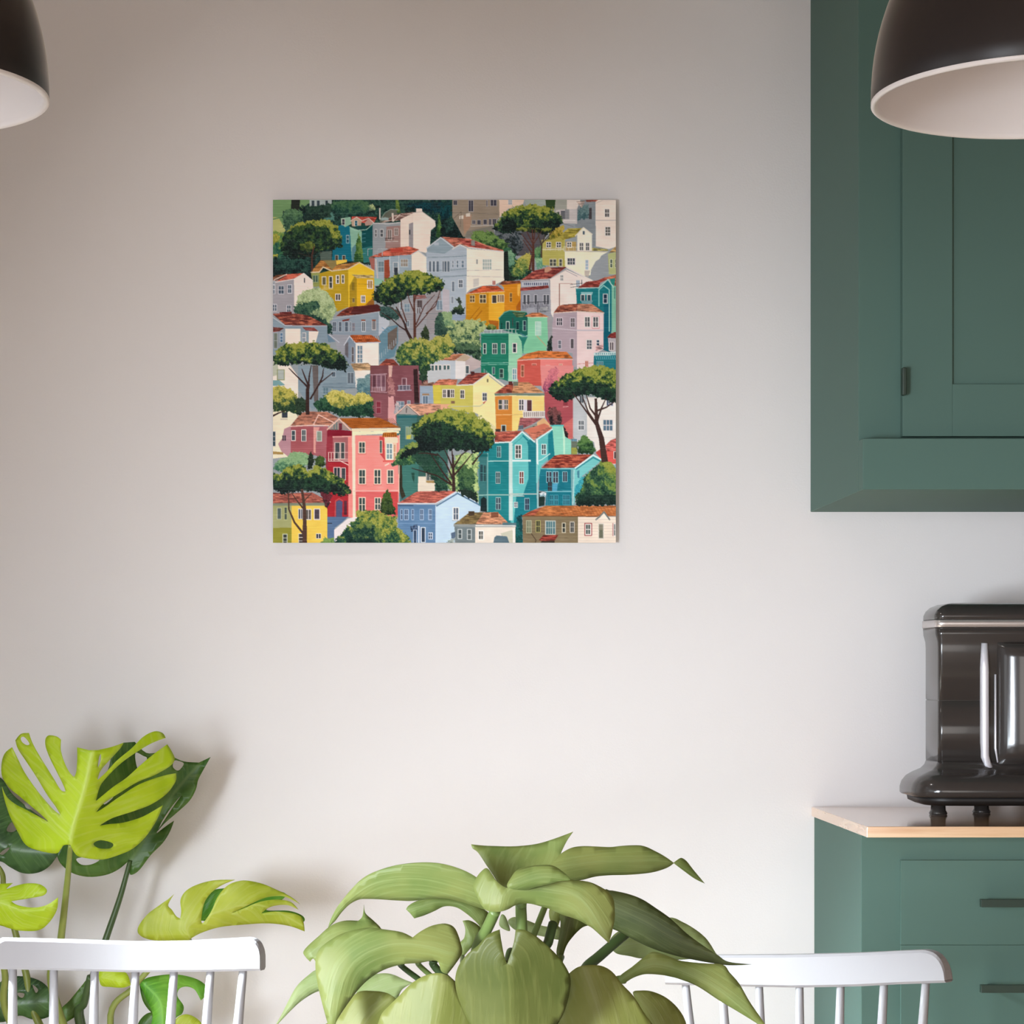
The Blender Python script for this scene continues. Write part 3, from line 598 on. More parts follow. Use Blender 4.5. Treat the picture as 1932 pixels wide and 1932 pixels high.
# petioles
def sp(pts, D, r, mat=M_stemp, R=R3, D1=2.28, x2=None):
    sc, ox, oy = R
    ex = (VX + (x2 if x2 is not None else pcx) * F / D1 - ox) * sc; ey = ((EYE - TZ - .07) * F / D1 + VY - oy) * sc
    stem(pp, pts + [(ex, ey)], D, r, r * 1.1, mat, R, D1=D1)
sp([(505, 815), (430, 975), (350, 1125), (330, 1300)], 2.22, .0052, x2=.04)
sp([(742, 740), (742, 900)], 2.25, .0052, x2=.085)
sp([(960, 770), (900, 920), (845, 1070), (810, 1250)], 2.3, .003, x2=.1)
sp([(1030, 930), (990, 1090), (955, 1250)], 2.31, .0045, M_stem2, x2=.11)
sp([(1720, 1000), (1600, 1100), (1450, 1230), (1335, 1330), (1280, 1450)], 2.36, .0050, M_stem2, x2=.10)
sp([(1108, 1235), (1085, 1360)], 2.33, .003, x2=.115)
sp([(1680, 1440), (1550, 1500)], 2.29, .004, x2=.13)
sp([(1250, 1290), (1310, 1370)], 2.24, .0026, M_stem2, R2, x2=.06)
sp([(1400, 1280), (1470, 1370)], 2.26, .0024, M_stemp, R2, x2=.065)
sp([(1545, 1260), (1590, 1370)], 2.27, .0036, M_stem2, R2, x2=.07)
sp([(1800, 1235), (1860, 1400)], 2.4, .0025, M_stemp, R2, x2=.08)
sp([(612, 1300), (640, 1180), (690, 1250), (720, 1500)], 2.13, .003, M_stem2, R3, x2=.08)
# ---------------------------------------------------------------- the wall picture: painted motif
import numpy as np
PS = 2
PN = 648 * PS
PRNG = np.random.default_rng(7)
cv = np.zeros((PN, PN, 3), np.float32)
QS = 1932 / 340.0
QO = {1: (505, 370), 2: (835, 370), 3: (505, 700), 4: (835, 700)}
CQ = [1]

def cc(x, y):
    ox, oy = QO[CQ[0]]
    return (ox + x / QS - 515) * PS * 648 / 647.0, (oy + y / QS - 377) * PS * 648 / 647.0

def conv(pts):
    return [cc(x, y) for x, y in pts]

def noise_field(cell, ax=1.0, ay=1.0):
    nx = int(PN / (cell * ax)) + 3; ny = int(PN / (cell * ay)) + 3
    g = PRNG.random((ny, nx)).astype(np.float32)
    X = np.arange(PN) / (cell * ax); Y = np.arange(PN) / (cell * ay)
    xi = X.astype(int); yi = Y.astype(int)
    xf = X - xi; yf = Y - yi
    xf = xf * xf * (3 - 2 * xf); yf = yf * yf * (3 - 2 * yf)
    a = g[yi][:, xi] * (1 - xf) + g[yi][:, xi + 1] * xf
    b = g[yi + 1][:, xi] * (1 - xf) + g[yi + 1][:, xi + 1] * xf
    return a * (1 - yf)[:, None] + b * yf[:, None] - 0.5

NF = [noise_field(c) for c in (3.2, 6.5, 14, 34)]
NH = noise_field(2.6, 6, 1); NH2 = noise_field(4.5, 5, 1); ND = noise_field(9)
NDX = noise_field(4); NDY = noise_field(4); NDX2 = noise_field(11); NDY2 = noise_field(11)

def pmask(P, amp=0.0):
    P = np.array(P, np.float32); m = amp + 2
    x0 = max(int(P[:, 0].min() - m), 0); x1 = min(int(P[:, 0].max() + m) + 1, PN)
    y0 = max(int(P[:, 1].min() - m), 0); y1 = min(int(P[:, 1].max() + m) + 1, PN)
    if x1 <= x0 or y1 <= y0:
        return None
    X, Y = np.meshgrid(np.arange(x0, x1) + .5, np.arange(y0, y1) + .5)
    sl = (slice(y0, y1), slice(x0, x1))
    if amp:
        X = X + (NDX[sl] * 1.2 + NDX2[sl]) * amp; Y = Y + (NDY[sl] * 1.2 + NDY2[sl]) * amp
    ins = np.zeros(X.shape, bool)
    n = len(P)
    for i in range(n):
        xa, ya = P[i]; xb, yb = P[i - 1]
        if ya == yb:
            continue
        c = ((ya > Y) != (yb > Y)) & (X < (xb - xa) * (Y - ya) / (yb - ya) + xa)
        ins ^= c
    return sl, ins, X, Y

def W(pts, col, var=5):
    r = pmask(conv(pts))
    if r is None: return
    sl, ins, X, Y = r
    c = np.array(col, np.float32) + (NF[3][sl] * 2 * var + NH2[sl] * var)[..., None]
    cv[sl][ins] = c[ins]

def RO(pts, col, col2=None, k=1.0):
    r = pmask(conv(pts))
    if r is None: return
    sl, ins, X, Y = r
    a = np.array(col, np.float32)
    a = a * .86 + a.mean() * .14
    b = np.array(col2 if col2 else [min(255, v * 1.12 + 16) for v in a], np.float32)
    d = a * .72
    n = (NH[sl] * 1.7 + NF[0][sl] * .5)[..., None] * k
    c = a + (b - a) * np.clip(n * 1.8, 0, 1) + (d - a) * np.clip(-n * 1.6, 0, 1)
    cv[sl][ins] = c[ins]

def CR(pts, cols, amp=9, grad=.5, side=.12, s=1.0, bias=0.0):
    """foliage: tones from dark to light, lighter towards the top"""
    P = conv(pts)
    r = pmask(P, amp)
    if r is None: return
    sl, ins, X, Y = r
    P = np.array(P)
    xa, xb = P[:, 0].min(), P[:, 0].max(); ya, yb = P[:, 1].min(), P[:, 1].max()
    # height inside the outline measured from its upper edge
    h = 1 - (Y - ya) / (yb - ya + 1e-6); w = (X - xa) / (xb - xa + 1e-6) - .5
    h = h - np.abs(w) ** 2 * 1.2 * 0
    v = .5 + (h - .5) * grad * 2 + w * side * 2 + s * (NF[0][sl] * .38 + NF[1][sl] * .5 + NF[2][sl] * .75) + bias
    k = len(cols)
    q = np.clip(v, 0, .999) * k
    idx = q.astype(int)
    C = np.array(cols, np.float32)
    f = np.clip((q - idx - .5) * 1.5 + .5, 0, 1)[..., None]
    nxt = np.minimum(idx + 1, k - 1)
    c = C[idx] * (1 - f * .6) + C[nxt] * f * .6 + (NF[0][sl] * 26)[..., None]
    cv[sl][ins] = c[ins]

def LN(pts, w, col, w2=None):
    n = len(pts) - 1
    w2 = w if w2 is None else w2
    for i in range(n):
        (xa, ya), (xb, yb) = pts[i], pts[i + 1]
        L = math.hypot(xb - xa, yb - ya) or 1
        nx, ny = -(yb - ya) / L, (xb - xa) / L
        a = (w + (w2 - w) * i / n) / 2; b = (w + (w2 - w) * (i + 1) / n) / 2
        ex, ey = (xb - xa) / L * b * .5, (yb - ya) / L * b * .5
        r = pmask(conv([(xa + nx * a - ex, ya + ny * a - ey), (xb + nx * b + ex, yb + ny * b + ey), (xb - nx * b + ex, yb - ny * b + ey), (xa - nx * a - ex, ya - ny * a - ey)]))
        if r is None: continue
        sl, ins, X, Y = r
        cv[sl][ins] = np.array(col, np.float32)

WHT = (232, 226, 222)
DK = (58, 66, 76)
def WN(x, y, w, h, fr=WHT, pane=DK, nx=2, ny=2, f=9, m=6, skew=0.0):
    def R(a, b, c, d, col, v=0):
        W([(a, b + skew * (a - x)), (c, b + skew * (c - x)), (c, d + skew * (c - x)), (a, d + skew * (a - x))], col, v)
    R(x - f, y - f, x + w + f, y + h + f, fr, 2)
    R(x, y, x + w, y + h, pane, 8)
    for i in range(1, nx):
        xx = x + w * i / nx
        R(xx - m / 2, y, xx + m / 2, y + h, fr)
    for j in range(1, ny):
        yy = y + h * j / ny
        R(x, yy - m / 2, x + w, yy + m / 2, fr)

def DN(x, y, w, h, col, nx=2, ny=2):       # a window in another tone, no wide frame
    WN(x, y, w, h, WHT, col, nx, ny, 6, 5)

def ALL(v): return [(-500, v), (2500, v)]
PINE = [(28, 40, 40), (34, 54, 48), (44, 74, 54), (72, 98, 56), (114, 132, 60), (156, 162, 78)]
DEEP = [(24, 40, 42), (32, 54, 54), (40, 70, 66), (52, 88, 78)]
MID = [(38, 62, 54), (52, 86, 68), (78, 114, 78), (112, 142, 88), (150, 168, 96)]
PALE = [(92, 118, 96), (128, 150, 116), (160, 178, 130), (184, 198, 148)]
YEL = [(48, 74, 56), (92, 112, 66), (150, 152, 78), (190, 182, 96), (208, 200, 122)]
BR = (66, 46, 44)
BR2 = (96, 62, 54)

def branches(base, top, tips, w, col=BR, w2=None):
    w2 = w2 or w * .5
    LN([base, top], w, col, w * .8)
    for t in tips:
        fx, fy = t[0], t[1]; s = t[2] if len(t) > 2 else .5
        sx, sy = base[0] + (top[0] - base[0]) * s, base[1] + (top[1] - base[1]) * s
        mx, my = (sx + fx) / 2 + (fx - sx) * .12, (sy + fy) / 2 + (sy - fy) * .02
        LN([(sx, sy), (mx, my), (fx, fy)], w * .55, col, w * .22)

cv[:] = (158, 166, 172)
# ---- upper left
CQ[0] = 1
W([(40, 30), (520, 30), (430, 200), (180, 420), (40, 420)], (122, 158, 112))
W([(40, 225), (120, 230), (200, 380), (60, 420), (40, 420)], (188, 192, 128))
LN([(60, 250), (180, 225)], 12, (96, 140, 100))
CR([(160, 180), (300, 140), (440, 90), (560, 30), (2100, 30), (2100, 520), (1740, 520), (1100, 720), (500, 900), (40, 900), (40, 420), (190, 400)], DEEP, 10, .12)
W([(450, 30), (690, 30), (690, 100), (560, 110), (450, 130)], (176, 190, 190))
for x in (475, 530, 620): W([(x, 50), (x + 28, 50), (x + 28, 120), (x, 120)], (60, 74, 84))
CR([(1080, 100), (1140, 90), (1160, 140), (1120, 170), (1080, 150)], PALE, 5)
CR([(700, 60), (900, 50), (1100, 60), (1060, 200), (780, 200), (640, 130)], [(40, 76, 70), (58, 98, 80), (78, 116, 84)], 9)
CR([(1440, 90), (1560, 60), (1932, 60), (1932, 180), (1700, 180)], [(20, 50, 60), (24, 78, 88), (34, 60, 66)], 10)
W([(258, 30), (350, 30), (345, 140), (300, 190), (250, 150)], (46, 52, 48))
CR([(165, 220), (200, 150), (300, 130), (370, 170), (380, 250), (300, 300), (200, 380), (175, 300)], [(54, 84, 72), (74, 108, 84), (96, 132, 96)], 7)
CR([(600, 250), (640, 190), (700, 175), (720, 250), (650, 290)], [(70, 116, 112), (92, 140, 130)], 7)
CR([(430, 110), (680, 90), (690, 220), (560, 260), (380, 260)], [(36, 56, 54), (50, 78, 66)], 7)
CR([(40, 380), (120, 380), (220, 420), (220, 640), (160, 660), (40, 640)], [(48, 96, 82), (70, 120, 84), (120, 150, 80)], 8)
CR([(40, 430), (120, 400), (130, 470), (60, 520)], [(140, 150, 70), (176, 172, 80)], 7)
CR([(50, 630), (110, 620), (110, 660), (60, 680)], [(150, 160, 80), (180, 180, 84)], 5)
CR([(40, 660), (300, 640), (470, 700), (480, 860), (40, 870)], DEEP, 8)
CR([(1370, 30), (1400, 40), (1425, 180), (1370, 180)], [(84, 110, 60), (116, 140, 72)], 4)
# teal house
W([(690, 700), (700, 560), (760, 400), (760, 320), (820, 300), (905, 340), (912, 700)], (24, 116, 138))
W([(880, 330), (1010, 380), (1010, 560), (1010, 700), (905, 700)], (148, 192, 172))
W([(905, 560), (960, 500), (960, 700), (905, 700)], (96, 140, 150))
W([(1010, 380), (1060, 360), (1130, 295), (1130, 700), (1010, 700)], (24, 88, 92))
W([(1010, 560), (1120, 540), (1130, 700), (1030, 720)], (60, 128, 126))
W([(785, 240), (890, 225), (900, 300), (830, 335), (790, 290)], (150, 192, 170))
WN(800, 250, 26, 60, (214, 214, 204), (70, 70, 80), 1, 2, 5, 4)
RO([(905, 222), (1175, 225), (1135, 300), (895, 275)], (196, 80, 66))
W([(900, 270), (960, 230), (1010, 270), (1000, 330), (905, 325)], (196, 170, 150))
WN(935, 268, 28, 50, WHT, (40, 100, 120), 1, 2, 4, 4)
W([(1040, 290), (1080, 245), (1130, 280), (1130, 310), (1050, 320)], (190, 160, 150))
LN([(890, 270), (955, 228), (1015, 268), (1085, 240), (1135, 285)], 8, (226, 214, 206))
W([(940, 320), (1060, 320), (1060, 360), (960, 360)], (34, 84, 84))
LN([(885, 345), (940, 372), (1060, 362), (1130, 300)], 8, (170, 206, 190))
WN(848, 425, 24, 76, (190, 210, 214), (40, 90, 110), 1, 2, 6, 4)
for y in (410, 455, 495, 570, 620): LN([(1012, y), (1052, y - 6)], 6, (90, 150, 160))
for x, y in ((728, 638), (806, 640)): WN(x, y, 26, 50, (180, 190, 180), (84, 70, 60), 1, 1, 5, 4)
CR([(975, 390), (1000, 480), (1025, 640), (1020, 710), (925, 710), (940, 600), (955, 480)], [(46, 84, 52), (70, 110, 58), (110, 140, 74)], 4, .2, .3)
W([(560, 600), (690, 590), (690, 690), (570, 700)], (96, 112, 104))
# white tall building
W([(1200, 280), (1240, 200), (1320, 150), (1380, 150), (1400, 230), (1230, 300)], (104, 108, 98))
LN([(1205, 260), (1260, 180), (1320, 145), (1400, 150)], 7, (150, 170, 160))
LN([(1205, 135), (1205, 250)], 14, (214, 208, 200))
W([(1125, 290), (1430, 285), (1430, 560), (1125, 650)], (160, 166, 172))
W([(1275, 330), (1430, 318), (1430, 560), (1262, 570)], (166, 138, 134))
RO([(1215, 290), (1350, 210), (1420, 190), (1560, 172), (1580, 185), (1450, 260), (1330, 270)], (142, 106, 98), (200, 180, 170))
LN([(1225, 250), (1260, 245), (1290, 250)], 30, (160, 180, 180))
LN([(1340, 190), (1345, 270)], 20, (226, 214, 206)); LN([(1340, 275), (1420, 200)], 8, (226, 214, 206))
LN([(1130, 292), (1300, 300), (1420, 285)], 9, (214, 214, 214))
W([(1425, 250), (1570, 180), (1570, 570), (1425, 550)], (236, 222, 212))
W([(1515, 300), (1572, 280), (1572, 570), (1515, 545)], (160, 156, 160))
W([(1562, 180), (1655, 165), (1795, 270), (1802, 325), (1750, 370), (1735, 620), (1560, 580)], (243, 229, 219))
W([(1592, 135), (1655, 135), (1658, 185), (1592, 185)], (240, 226, 216))
LN([(1560, 182), (1655, 168), (1798, 272)], 7, (206, 196, 192))
for x, w in ((1155, 14), (1212, 24)): WN(x, 362, w, 76, (206, 206, 206), (96, 100, 106), 1, 2, 6, 4)
WN(1290, 365, 36, 100, (206, 200, 198), (110, 100, 98), 2, 1, 6, 4); WN(1362, 350, 34, 70, (206, 200, 198), (130, 116, 112), 2, 2, 6, 4)
for x in range(1265, 1360, 14): LN([(x, 455), (x, 490)], 4, (84, 70, 68))
LN([(1258, 455), (1360, 450)], 5, (84, 70, 68)); LN([(1258, 490), (1400, 486)], 8, (204, 196, 192))
W([(1515, 365), (1530, 362), (1530, 415), (1515, 415)], (60, 66, 76))
# annex with the red roof
W([(1085, 665), (1540, 632), (1545, 830), (1350, 860), (1250, 920), (1140, 960), (1130, 800)], (164, 180, 192))
W([(1085, 665), (1150, 660), (1150, 800), (1120, 790)], (170, 110, 100))
RO([(1080, 660), (1200, 615), (1320, 560), (1510, 540), (1625, 575), (1545, 628), (1300, 645)], (204, 100, 78))
W([(1320, 570), (1450, 560), (1450, 600), (1320, 608)], (190, 84, 70))
W([(1542, 632), (1615, 590), (1708, 662), (1730, 840), (1545, 810)], (243, 232, 220))
LN([(1540, 630), (1614, 586), (1710, 662)], 9, (206, 208, 210))
W([(1250, 690), (1305, 682), (1312, 860), (1250, 920)], (160, 84, 62))
WN(1190, 705, 56, 110, (196, 206, 210), (120, 140, 150), 2, 2, 5, 4)
WN(1350, 715, 45, 100, (214, 216, 218), (140, 156, 168), 1, 2, 6, 4); W([(1360, 770), (1395, 768), (1395, 850), (1360, 855)], (62, 70, 80))
WN(1430, 680, 70, 76, (196, 206, 210), (160, 150, 140), 3, 2, 6, 5)
LN([(1310, 650), (1312, 800)], 10, (196, 204, 210)); LN([(1405, 640), (1408, 800)], 10, (196, 204, 210)); LN([(1160, 680), (1180, 880)], 14, (206, 200, 196))
W([(1145, 880), (1255, 900), (1200, 950), (1145, 960)], (150, 196, 180))
for x in (1075, 1180, 1230): LN([(x, 570), (x + 50, 565)], 6, (190, 196, 200)); LN([(x, 570), (x, 640)], 6, (170, 180, 186))
CR([(1840, 185), (1862, 260), (1885, 380), (1890, 440), (1800, 440), (1815, 340)], [(52, 88, 52), (86, 124, 66), (110, 146, 80)], 3, .2, .3)
# grey houses behind the middle pine, in the centre
W([(1390, 1130), (1560, 1090), (1560, 1030), (1932, 980), (1932, 1560), (1390, 1560)], (164, 164, 170))
W([(1710, 1060), (1840, 990), (1932, 1040), (1932, 1400), (1700, 1500)], (160, 156, 160))
RO([(1570, 1060), (1690, 1065), (1710, 1095), (1580, 1105)], (150, 90, 84))
WN(1605, 1120, 48, 90, (150, 140, 140), (88, 78, 80), 2, 1, 6, 4); WN(1420, 1140, 26, 80, (196, 204, 210), (120, 130, 140), 1, 2, 6); WN(1470, 1160, 50, 80, (176, 188, 196), (130, 150, 165), 2, 2, 5)
WN(1810, 1120, 70, 100, (196, 206, 214), (128, 146, 160), 2, 1, 6); WN(1480, 1340, 36, 60, (190, 198, 206), (110, 120, 130), 2, 1, 6); WN(1600, 1200, 40, 60, (190, 198, 206), (120, 110, 112), 2, 1, 5)
for y in (1090, 1270, 1330, 1430): LN([(1395, y), (1900, y - 10)], 5, (136, 142, 150))
W([(1195, 1440), (1300, 1400), (1400, 1380), (1400, 1560), (1360, 1720), (1200, 1780)], (112, 146, 162))
W([(1288, 1470), (1390, 1400), (1385, 1590), (1340, 1650), (1288, 1640)], (116, 106, 100))
for i in range(9): LN([(1200 + i * 22, 1760 - i * 22), (1200 + i * 22, 1700 - i * 22)], 5, (176, 188, 196))
# middle yellow house
W([(465, 815), (560, 815), (560, 970), (490, 975)], (152, 160, 96))
W([(558, 830), (700, 790), (865, 790), (868, 1190), (745, 1240), (700, 1100), (560, 1010)], (192, 162, 46))
W([(865, 790), (985, 712), (1142, 800), (1142, 1000), (1120, 1180), (868, 1195)], (238, 202, 64))
RO([(468, 812), (570, 690), (735, 690), (740, 740), (980, 708), (862, 782), (700, 800), (650, 780), (600, 760), (552, 812)], (192, 130, 66), (214, 160, 90))
W([(735, 690), (850, 682), (850, 710), (740, 740)], (240, 204, 90)); W([(590, 690), (735, 690), (740, 745), (690, 790), (610, 700)], (150, 136, 92))
LN([(466, 820), (556, 816), (596, 762), (690, 804), (862, 784), (985, 714), (1142, 802)], 13, (222, 206, 176))
W([(880, 960), (935, 855), (955, 885), (955, 1185), (880, 1190)], (176, 146, 42)); W([(955, 885), (1142, 885), (1142, 1090), (1110, 1170), (955, 1185)], (228, 184, 46))
RO([(902, 842), (1130, 850), (1142, 882), (958, 882)], (190, 166, 112))
W([(480, 850), (545, 850), (545, 925), (490, 925)], (96, 120, 100)); WN(490, 855, 46, 66, (170, 184, 150), (84, 110, 96), 2, 1, 6)
WN(590, 870, 34, 80, (226, 220, 200), (110, 104, 80), 1, 1, 7); WN(665, 868, 28, 116, WHT, (70, 74, 72), 1, 2, 7)
WN(742, 856, 20, 76, WHT, (88, 86, 72), 1, 2, 9); WN(800, 852, 16, 78, WHT, (88, 86, 72), 1, 2, 9)
LN([(556, 1000), (700, 998)], 8, (214, 196, 130)); 
for x in range(600, 665, 16): LN([(x, 950), (x, 995)], 4, (226, 214, 180))
WN(735, 1056, 42, 60, WHT, (78, 70, 60), 2, 1, 8); WN(1010, 1075, 30, 62, WHT, (96, 86, 84), 2, 2, 10); WN(912, 1098, 20, 40, (200, 180, 110), (120, 104, 72), 1, 1, 5)
WN(1078, 910, 42, 76, WHT, (176, 140, 90), 2, 1, 10); WN(905, 930, 24, 80, (150, 124, 40), (140, 120, 44), 1, 2, 4)
LN([(875, 1100), (955, 1095)], 4, (150, 124, 40)); LN([(975, 945), (1140, 950)], 4, (170, 130, 50)); W([(1050, 1165), (1142, 1080), (1142, 1180)], (160, 110, 50))
# left white house
W([(40, 910), (285, 885), (288, 1260), (40, 1260)], (170, 168, 176))
W([(285, 890), (390, 832), (485, 905), (492, 990), (400, 1120), (300, 1200), (286, 1250)], (242, 230, 224))
RO([(88, 925), (215, 838), (392, 826), (288, 888)], (214, 104, 84), (226, 130, 106)); RO([(50, 880), (90, 850), (210, 836), (92, 910), (50, 905)], (150, 96, 70))
LN([(88, 925), (288, 890), (390, 830), (488, 910)], 9, (232, 226, 222)); LN([(70, 900), (210, 838)], 9, (232, 214, 204))
for x, y, w, h in ((60, 915, 16, 30), (60, 960, 18, 86), (122, 968, 50, 80), (222, 955, 34, 84), (60, 1165, 36, 66), (212, 1175, 36, 72)): WN(x, y, w, h, (214, 216, 222), (74, 90, 108), 2, 2, 7)
W([(392, 880), (402, 880), (402, 930), (392, 930)], (90, 90, 96))
# middle long grey house with dark roof
W([(680, 1320), (900, 1285), (1192, 1240), (1195, 1500), (1000, 1500), (690, 1480)], (150, 164, 178))
W([(1190, 1240), (1305, 1215), (1305, 1380), (1210, 1480), (1192, 1500)], (196, 202, 212))
RO([(733, 1290), (800, 1230), (885, 1188), (1175, 1160), (1270, 1225), (1000, 1268)], (122, 56, 48), (184, 96, 74))
W([(930, 1190), (1180, 1162), (1262, 1225), (1060, 1255), (880, 1270)], (92, 44, 44))
LN([(690, 1318), (1190, 1242)], 9, (176, 184, 192)); RO([(800, 1330), (885, 1312), (870, 1335), (805, 1345)], (140, 60, 50))
for x, w in ((700, 20), (722, 14), (765, 26), (832, 30), (884, 10)): WN(x, 1350, w, 100, (190, 196, 204), (96, 108, 122), 1, 2, 5, 4)
WN(912, 1365, 20, 80, (176, 160, 160), (130, 134, 146), 1, 2, 4); WN(1015, 1350, 30, 96, (206, 210, 214), (84, 96, 108), 2, 1, 8); WN(1126, 1340, 28, 90, (206, 200, 198), (98, 100, 108), 2, 1, 8)
W([(1005, 1325), (1050, 1325), (1050, 1338), (1005, 1338)], (150, 84, 60)); W([(1120, 1325), (1160, 1325), (1160, 1338), (1120, 1338)], (150, 84, 60))
for x, y in ((1225, 1410), (1260, 1430), (1290, 1410), (1230, 1450)): LN([(x, y), (x + 30, y + 22)], 7, (120, 160, 190))
# pale bush and dark bush
CR([(320, 1090), (400, 1010), (540, 975), (640, 1030), (710, 1120), (740, 1220), (700, 1300), (640, 1400), (480, 1300), (310, 1230)], [(120, 144, 112), (150, 170, 128), (172, 190, 144), (186, 202, 160)], 8, .3)
CR([(285, 1180), (400, 1140), (520, 1120), (560, 1160), (540, 1220), (440, 1250), (560, 1290), (640, 1350), (690, 1410), (690, 1480), (640, 1480), (480, 1310), (290, 1265)], [(34, 58, 56), (48, 82, 72), (74, 108, 84)], 8, .3)
# lower left house, dark red tiles
W([(40, 1300), (190, 1385), (640, 1385), (645, 1700), (40, 1700)], (144, 162, 176))
W([(60, 1400), (185, 1410), (185, 1600), (60, 1640)], (150, 160, 172)); RO([(60, 1405), (180, 1415), (130, 1450), (60, 1460)], (140, 76, 70))
WN(70, 1470, 36, 160, (186, 190, 196), (120, 130, 120), 1, 2, 6); WN(140, 1470, 22, 96, (196, 204, 214), (92, 124, 156), 1, 3, 6)
W([(190, 1422), (355, 1422), (355, 1600), (190, 1600)], (242, 230, 220)); W([(442, 1450), (550, 1450), (510, 1600), (442, 1600)], (242, 230, 220))
RO([(375, 1405), (500, 1410), (545, 1450), (410, 1440)], (146, 70, 66)); W([(358, 1440), (440, 1450), (440, 1600), (358, 1600)], (150, 168, 180)); WN(378, 1470, 28, 96, WHT, (110, 130, 150), 2, 2, 7)
RO([(50, 1262), (200, 1256), (330, 1262), (440, 1282), (642, 1388), (200, 1390)], (138, 68, 60), (196, 118, 92)); RO([(130, 1245), (260, 1240), (260, 1262), (130, 1262)], (120, 50, 50))
LN([(55, 1300), (192, 1390), (640, 1392)], 9, (196, 200, 208))
W([(640, 1480), (760, 1560), (650, 1570)], (120, 146, 166)); W([(640, 1475), (700, 1485), (900, 1490), (880, 1700), (760, 1700), (730, 1560)], (164, 166, 176)); LN([(660, 1485), (770, 1570)], 7, (206, 212, 220))
# small house with orange tiles
W([(830, 1590), (880, 1505), (946, 1575), (942, 1810), (830, 1790)], (138, 152, 168)); W([(944, 1572), (1192, 1570), (1192, 1820), (1150, 1850), (944, 1820)], (244, 234, 226))
RO([(878, 1500), (900, 1490), (1112, 1488), (1216, 1562), (940, 1572)], (188, 92, 44), (214, 124, 70)); LN([(820, 1600), (880, 1502), (942, 1576), (1212, 1568)], 10, (206, 210, 218))
for x in range(900, 1200, 22): LN([(x, 1498), (x + 26, 1562)], 3, (140, 64, 34))
WN(966, 1605, 50, 180, WHT, (120, 142, 158), 2, 4, 9); WN(902, 1620, 24, 160, (170, 178, 190), (110, 104, 106), 1, 2, 5)
W([(832, 1590), (865, 1560), (865, 1740), (832, 1700)], (116, 112, 118))
# ---- upper right
CQ[0] = 2
CR([(-20, 30), (110, 30), (110, 230), (240, 320), (240, 460), (-20, 460)], DEEP, 8)
CR([(-20, 60), (90, 60), (100, 220), (-20, 250)], [(20, 56, 64), (24, 84, 92), (30, 64, 66)], 8)
W([(105, 30), (610, 30), (610, 230), (520, 330), (260, 440), (220, 440), (105, 230)], (158, 146, 132))
W([(605, 30), (880, 30), (860, 90), (700, 140), (610, 230)], (230, 206, 190)); W([(870, 30), (1130, 30), (1130, 110), (900, 110)], (170, 180, 176))
W([(215, 210), (310, 200), (300, 330), (230, 420)], (176, 146, 126)); LN([(105, 180), (600, 195)], 6, (130, 122, 112)); LN([(300, 325), (560, 315)], 9, (190, 184, 176)); W([(260, 380), (540, 320), (560, 420), (300, 450), (240, 450)], (136, 134, 126))
for x, y, w, h in ((120, 50, 34, 46), (280, 50, 46, 116), (470, 50, 10, 60), (515, 42, 60, 62), (320, 265, 30, 36), (375, 262, 30, 44), (440, 255, 30, 50), (500, 250, 18, 60), (540, 250, 34, 60)): WN(x, y, w, h, (168, 164, 166), (72, 72, 84), 2, 1, 6, 4)
WN(705, 42, 36, 50, (214, 206, 204), (160, 170, 180), 2, 2, 5)
for x, y in ((180, 215), (250, 190)): W([(x, y), (x + 45, y - 8), (x + 45, y + 30), (x, y + 34)], (222, 214, 204))
LN([(110, 250), (200, 170), (190, 330)], 5, (120, 110, 100))
# far right tall pale blocks
W([(1130, 30), (1335, 30), (1335, 270), (1230, 260), (1130, 200)], (170, 172, 164)); W([(1330, 30), (1480, 30), (1480, 280), (1330, 280)], (226, 216, 210)); W([(1100, 30), (1210, 30), (1200, 140), (1110, 140)], (60, 84, 52))
W([(1480, 30), (1640, 30), (1640, 540), (1600, 560), (1590, 400), (1420, 330), (1420, 200)], (142, 150, 156)); CR([(1470, 110), (1560, 100), (1570, 240), (1430, 260)], [(80, 110, 116), (110, 136, 138)], 8)
W([(1215, 150), (1440, 140), (1440, 300), (1215, 290)], (206, 200, 200)); W([(1265, 160), (1310, 160), (1310, 250), (1265, 250)], (110, 112, 118)); W([(1310, 145), (1355, 145), (1355, 250), (1310, 250)], (150, 152, 156)); W([(1232, 170), (1250, 170), (1250, 250), (1232, 250)], (96, 100, 104))
LN([(1290, 265), (1420, 262)], 8, (226, 222, 220)); LN([(1270, 290), (1400, 330)], 8, (140, 140, 146)); RO([(1430, 60), (1530, 50), (1490, 130)], (190, 170, 160))
W([(1636, 30), (1870, 30), (1870, 540), (1780, 570), (1640, 540)], (240, 226, 216)); RO([(1530, 45), (1680, 30), (1640, 62), (1540, 66)], (176, 96, 82)); W([(1570, 130), (1598, 126), (1598, 250), (1565, 250)], (80, 74, 78)); LN([(1640, 80), (1720, 45), (1860, 45)], 7, (206, 196, 192))
LN([(1640, 262), (1860, 262)], 7, (200, 190, 186))
WN(1740, 145, 42, 78, WHT, (92, 90, 90), 2, 2, 7); WN(1744, 335, 48, 88, WHT, (104, 102, 98), 2, 3, 7)
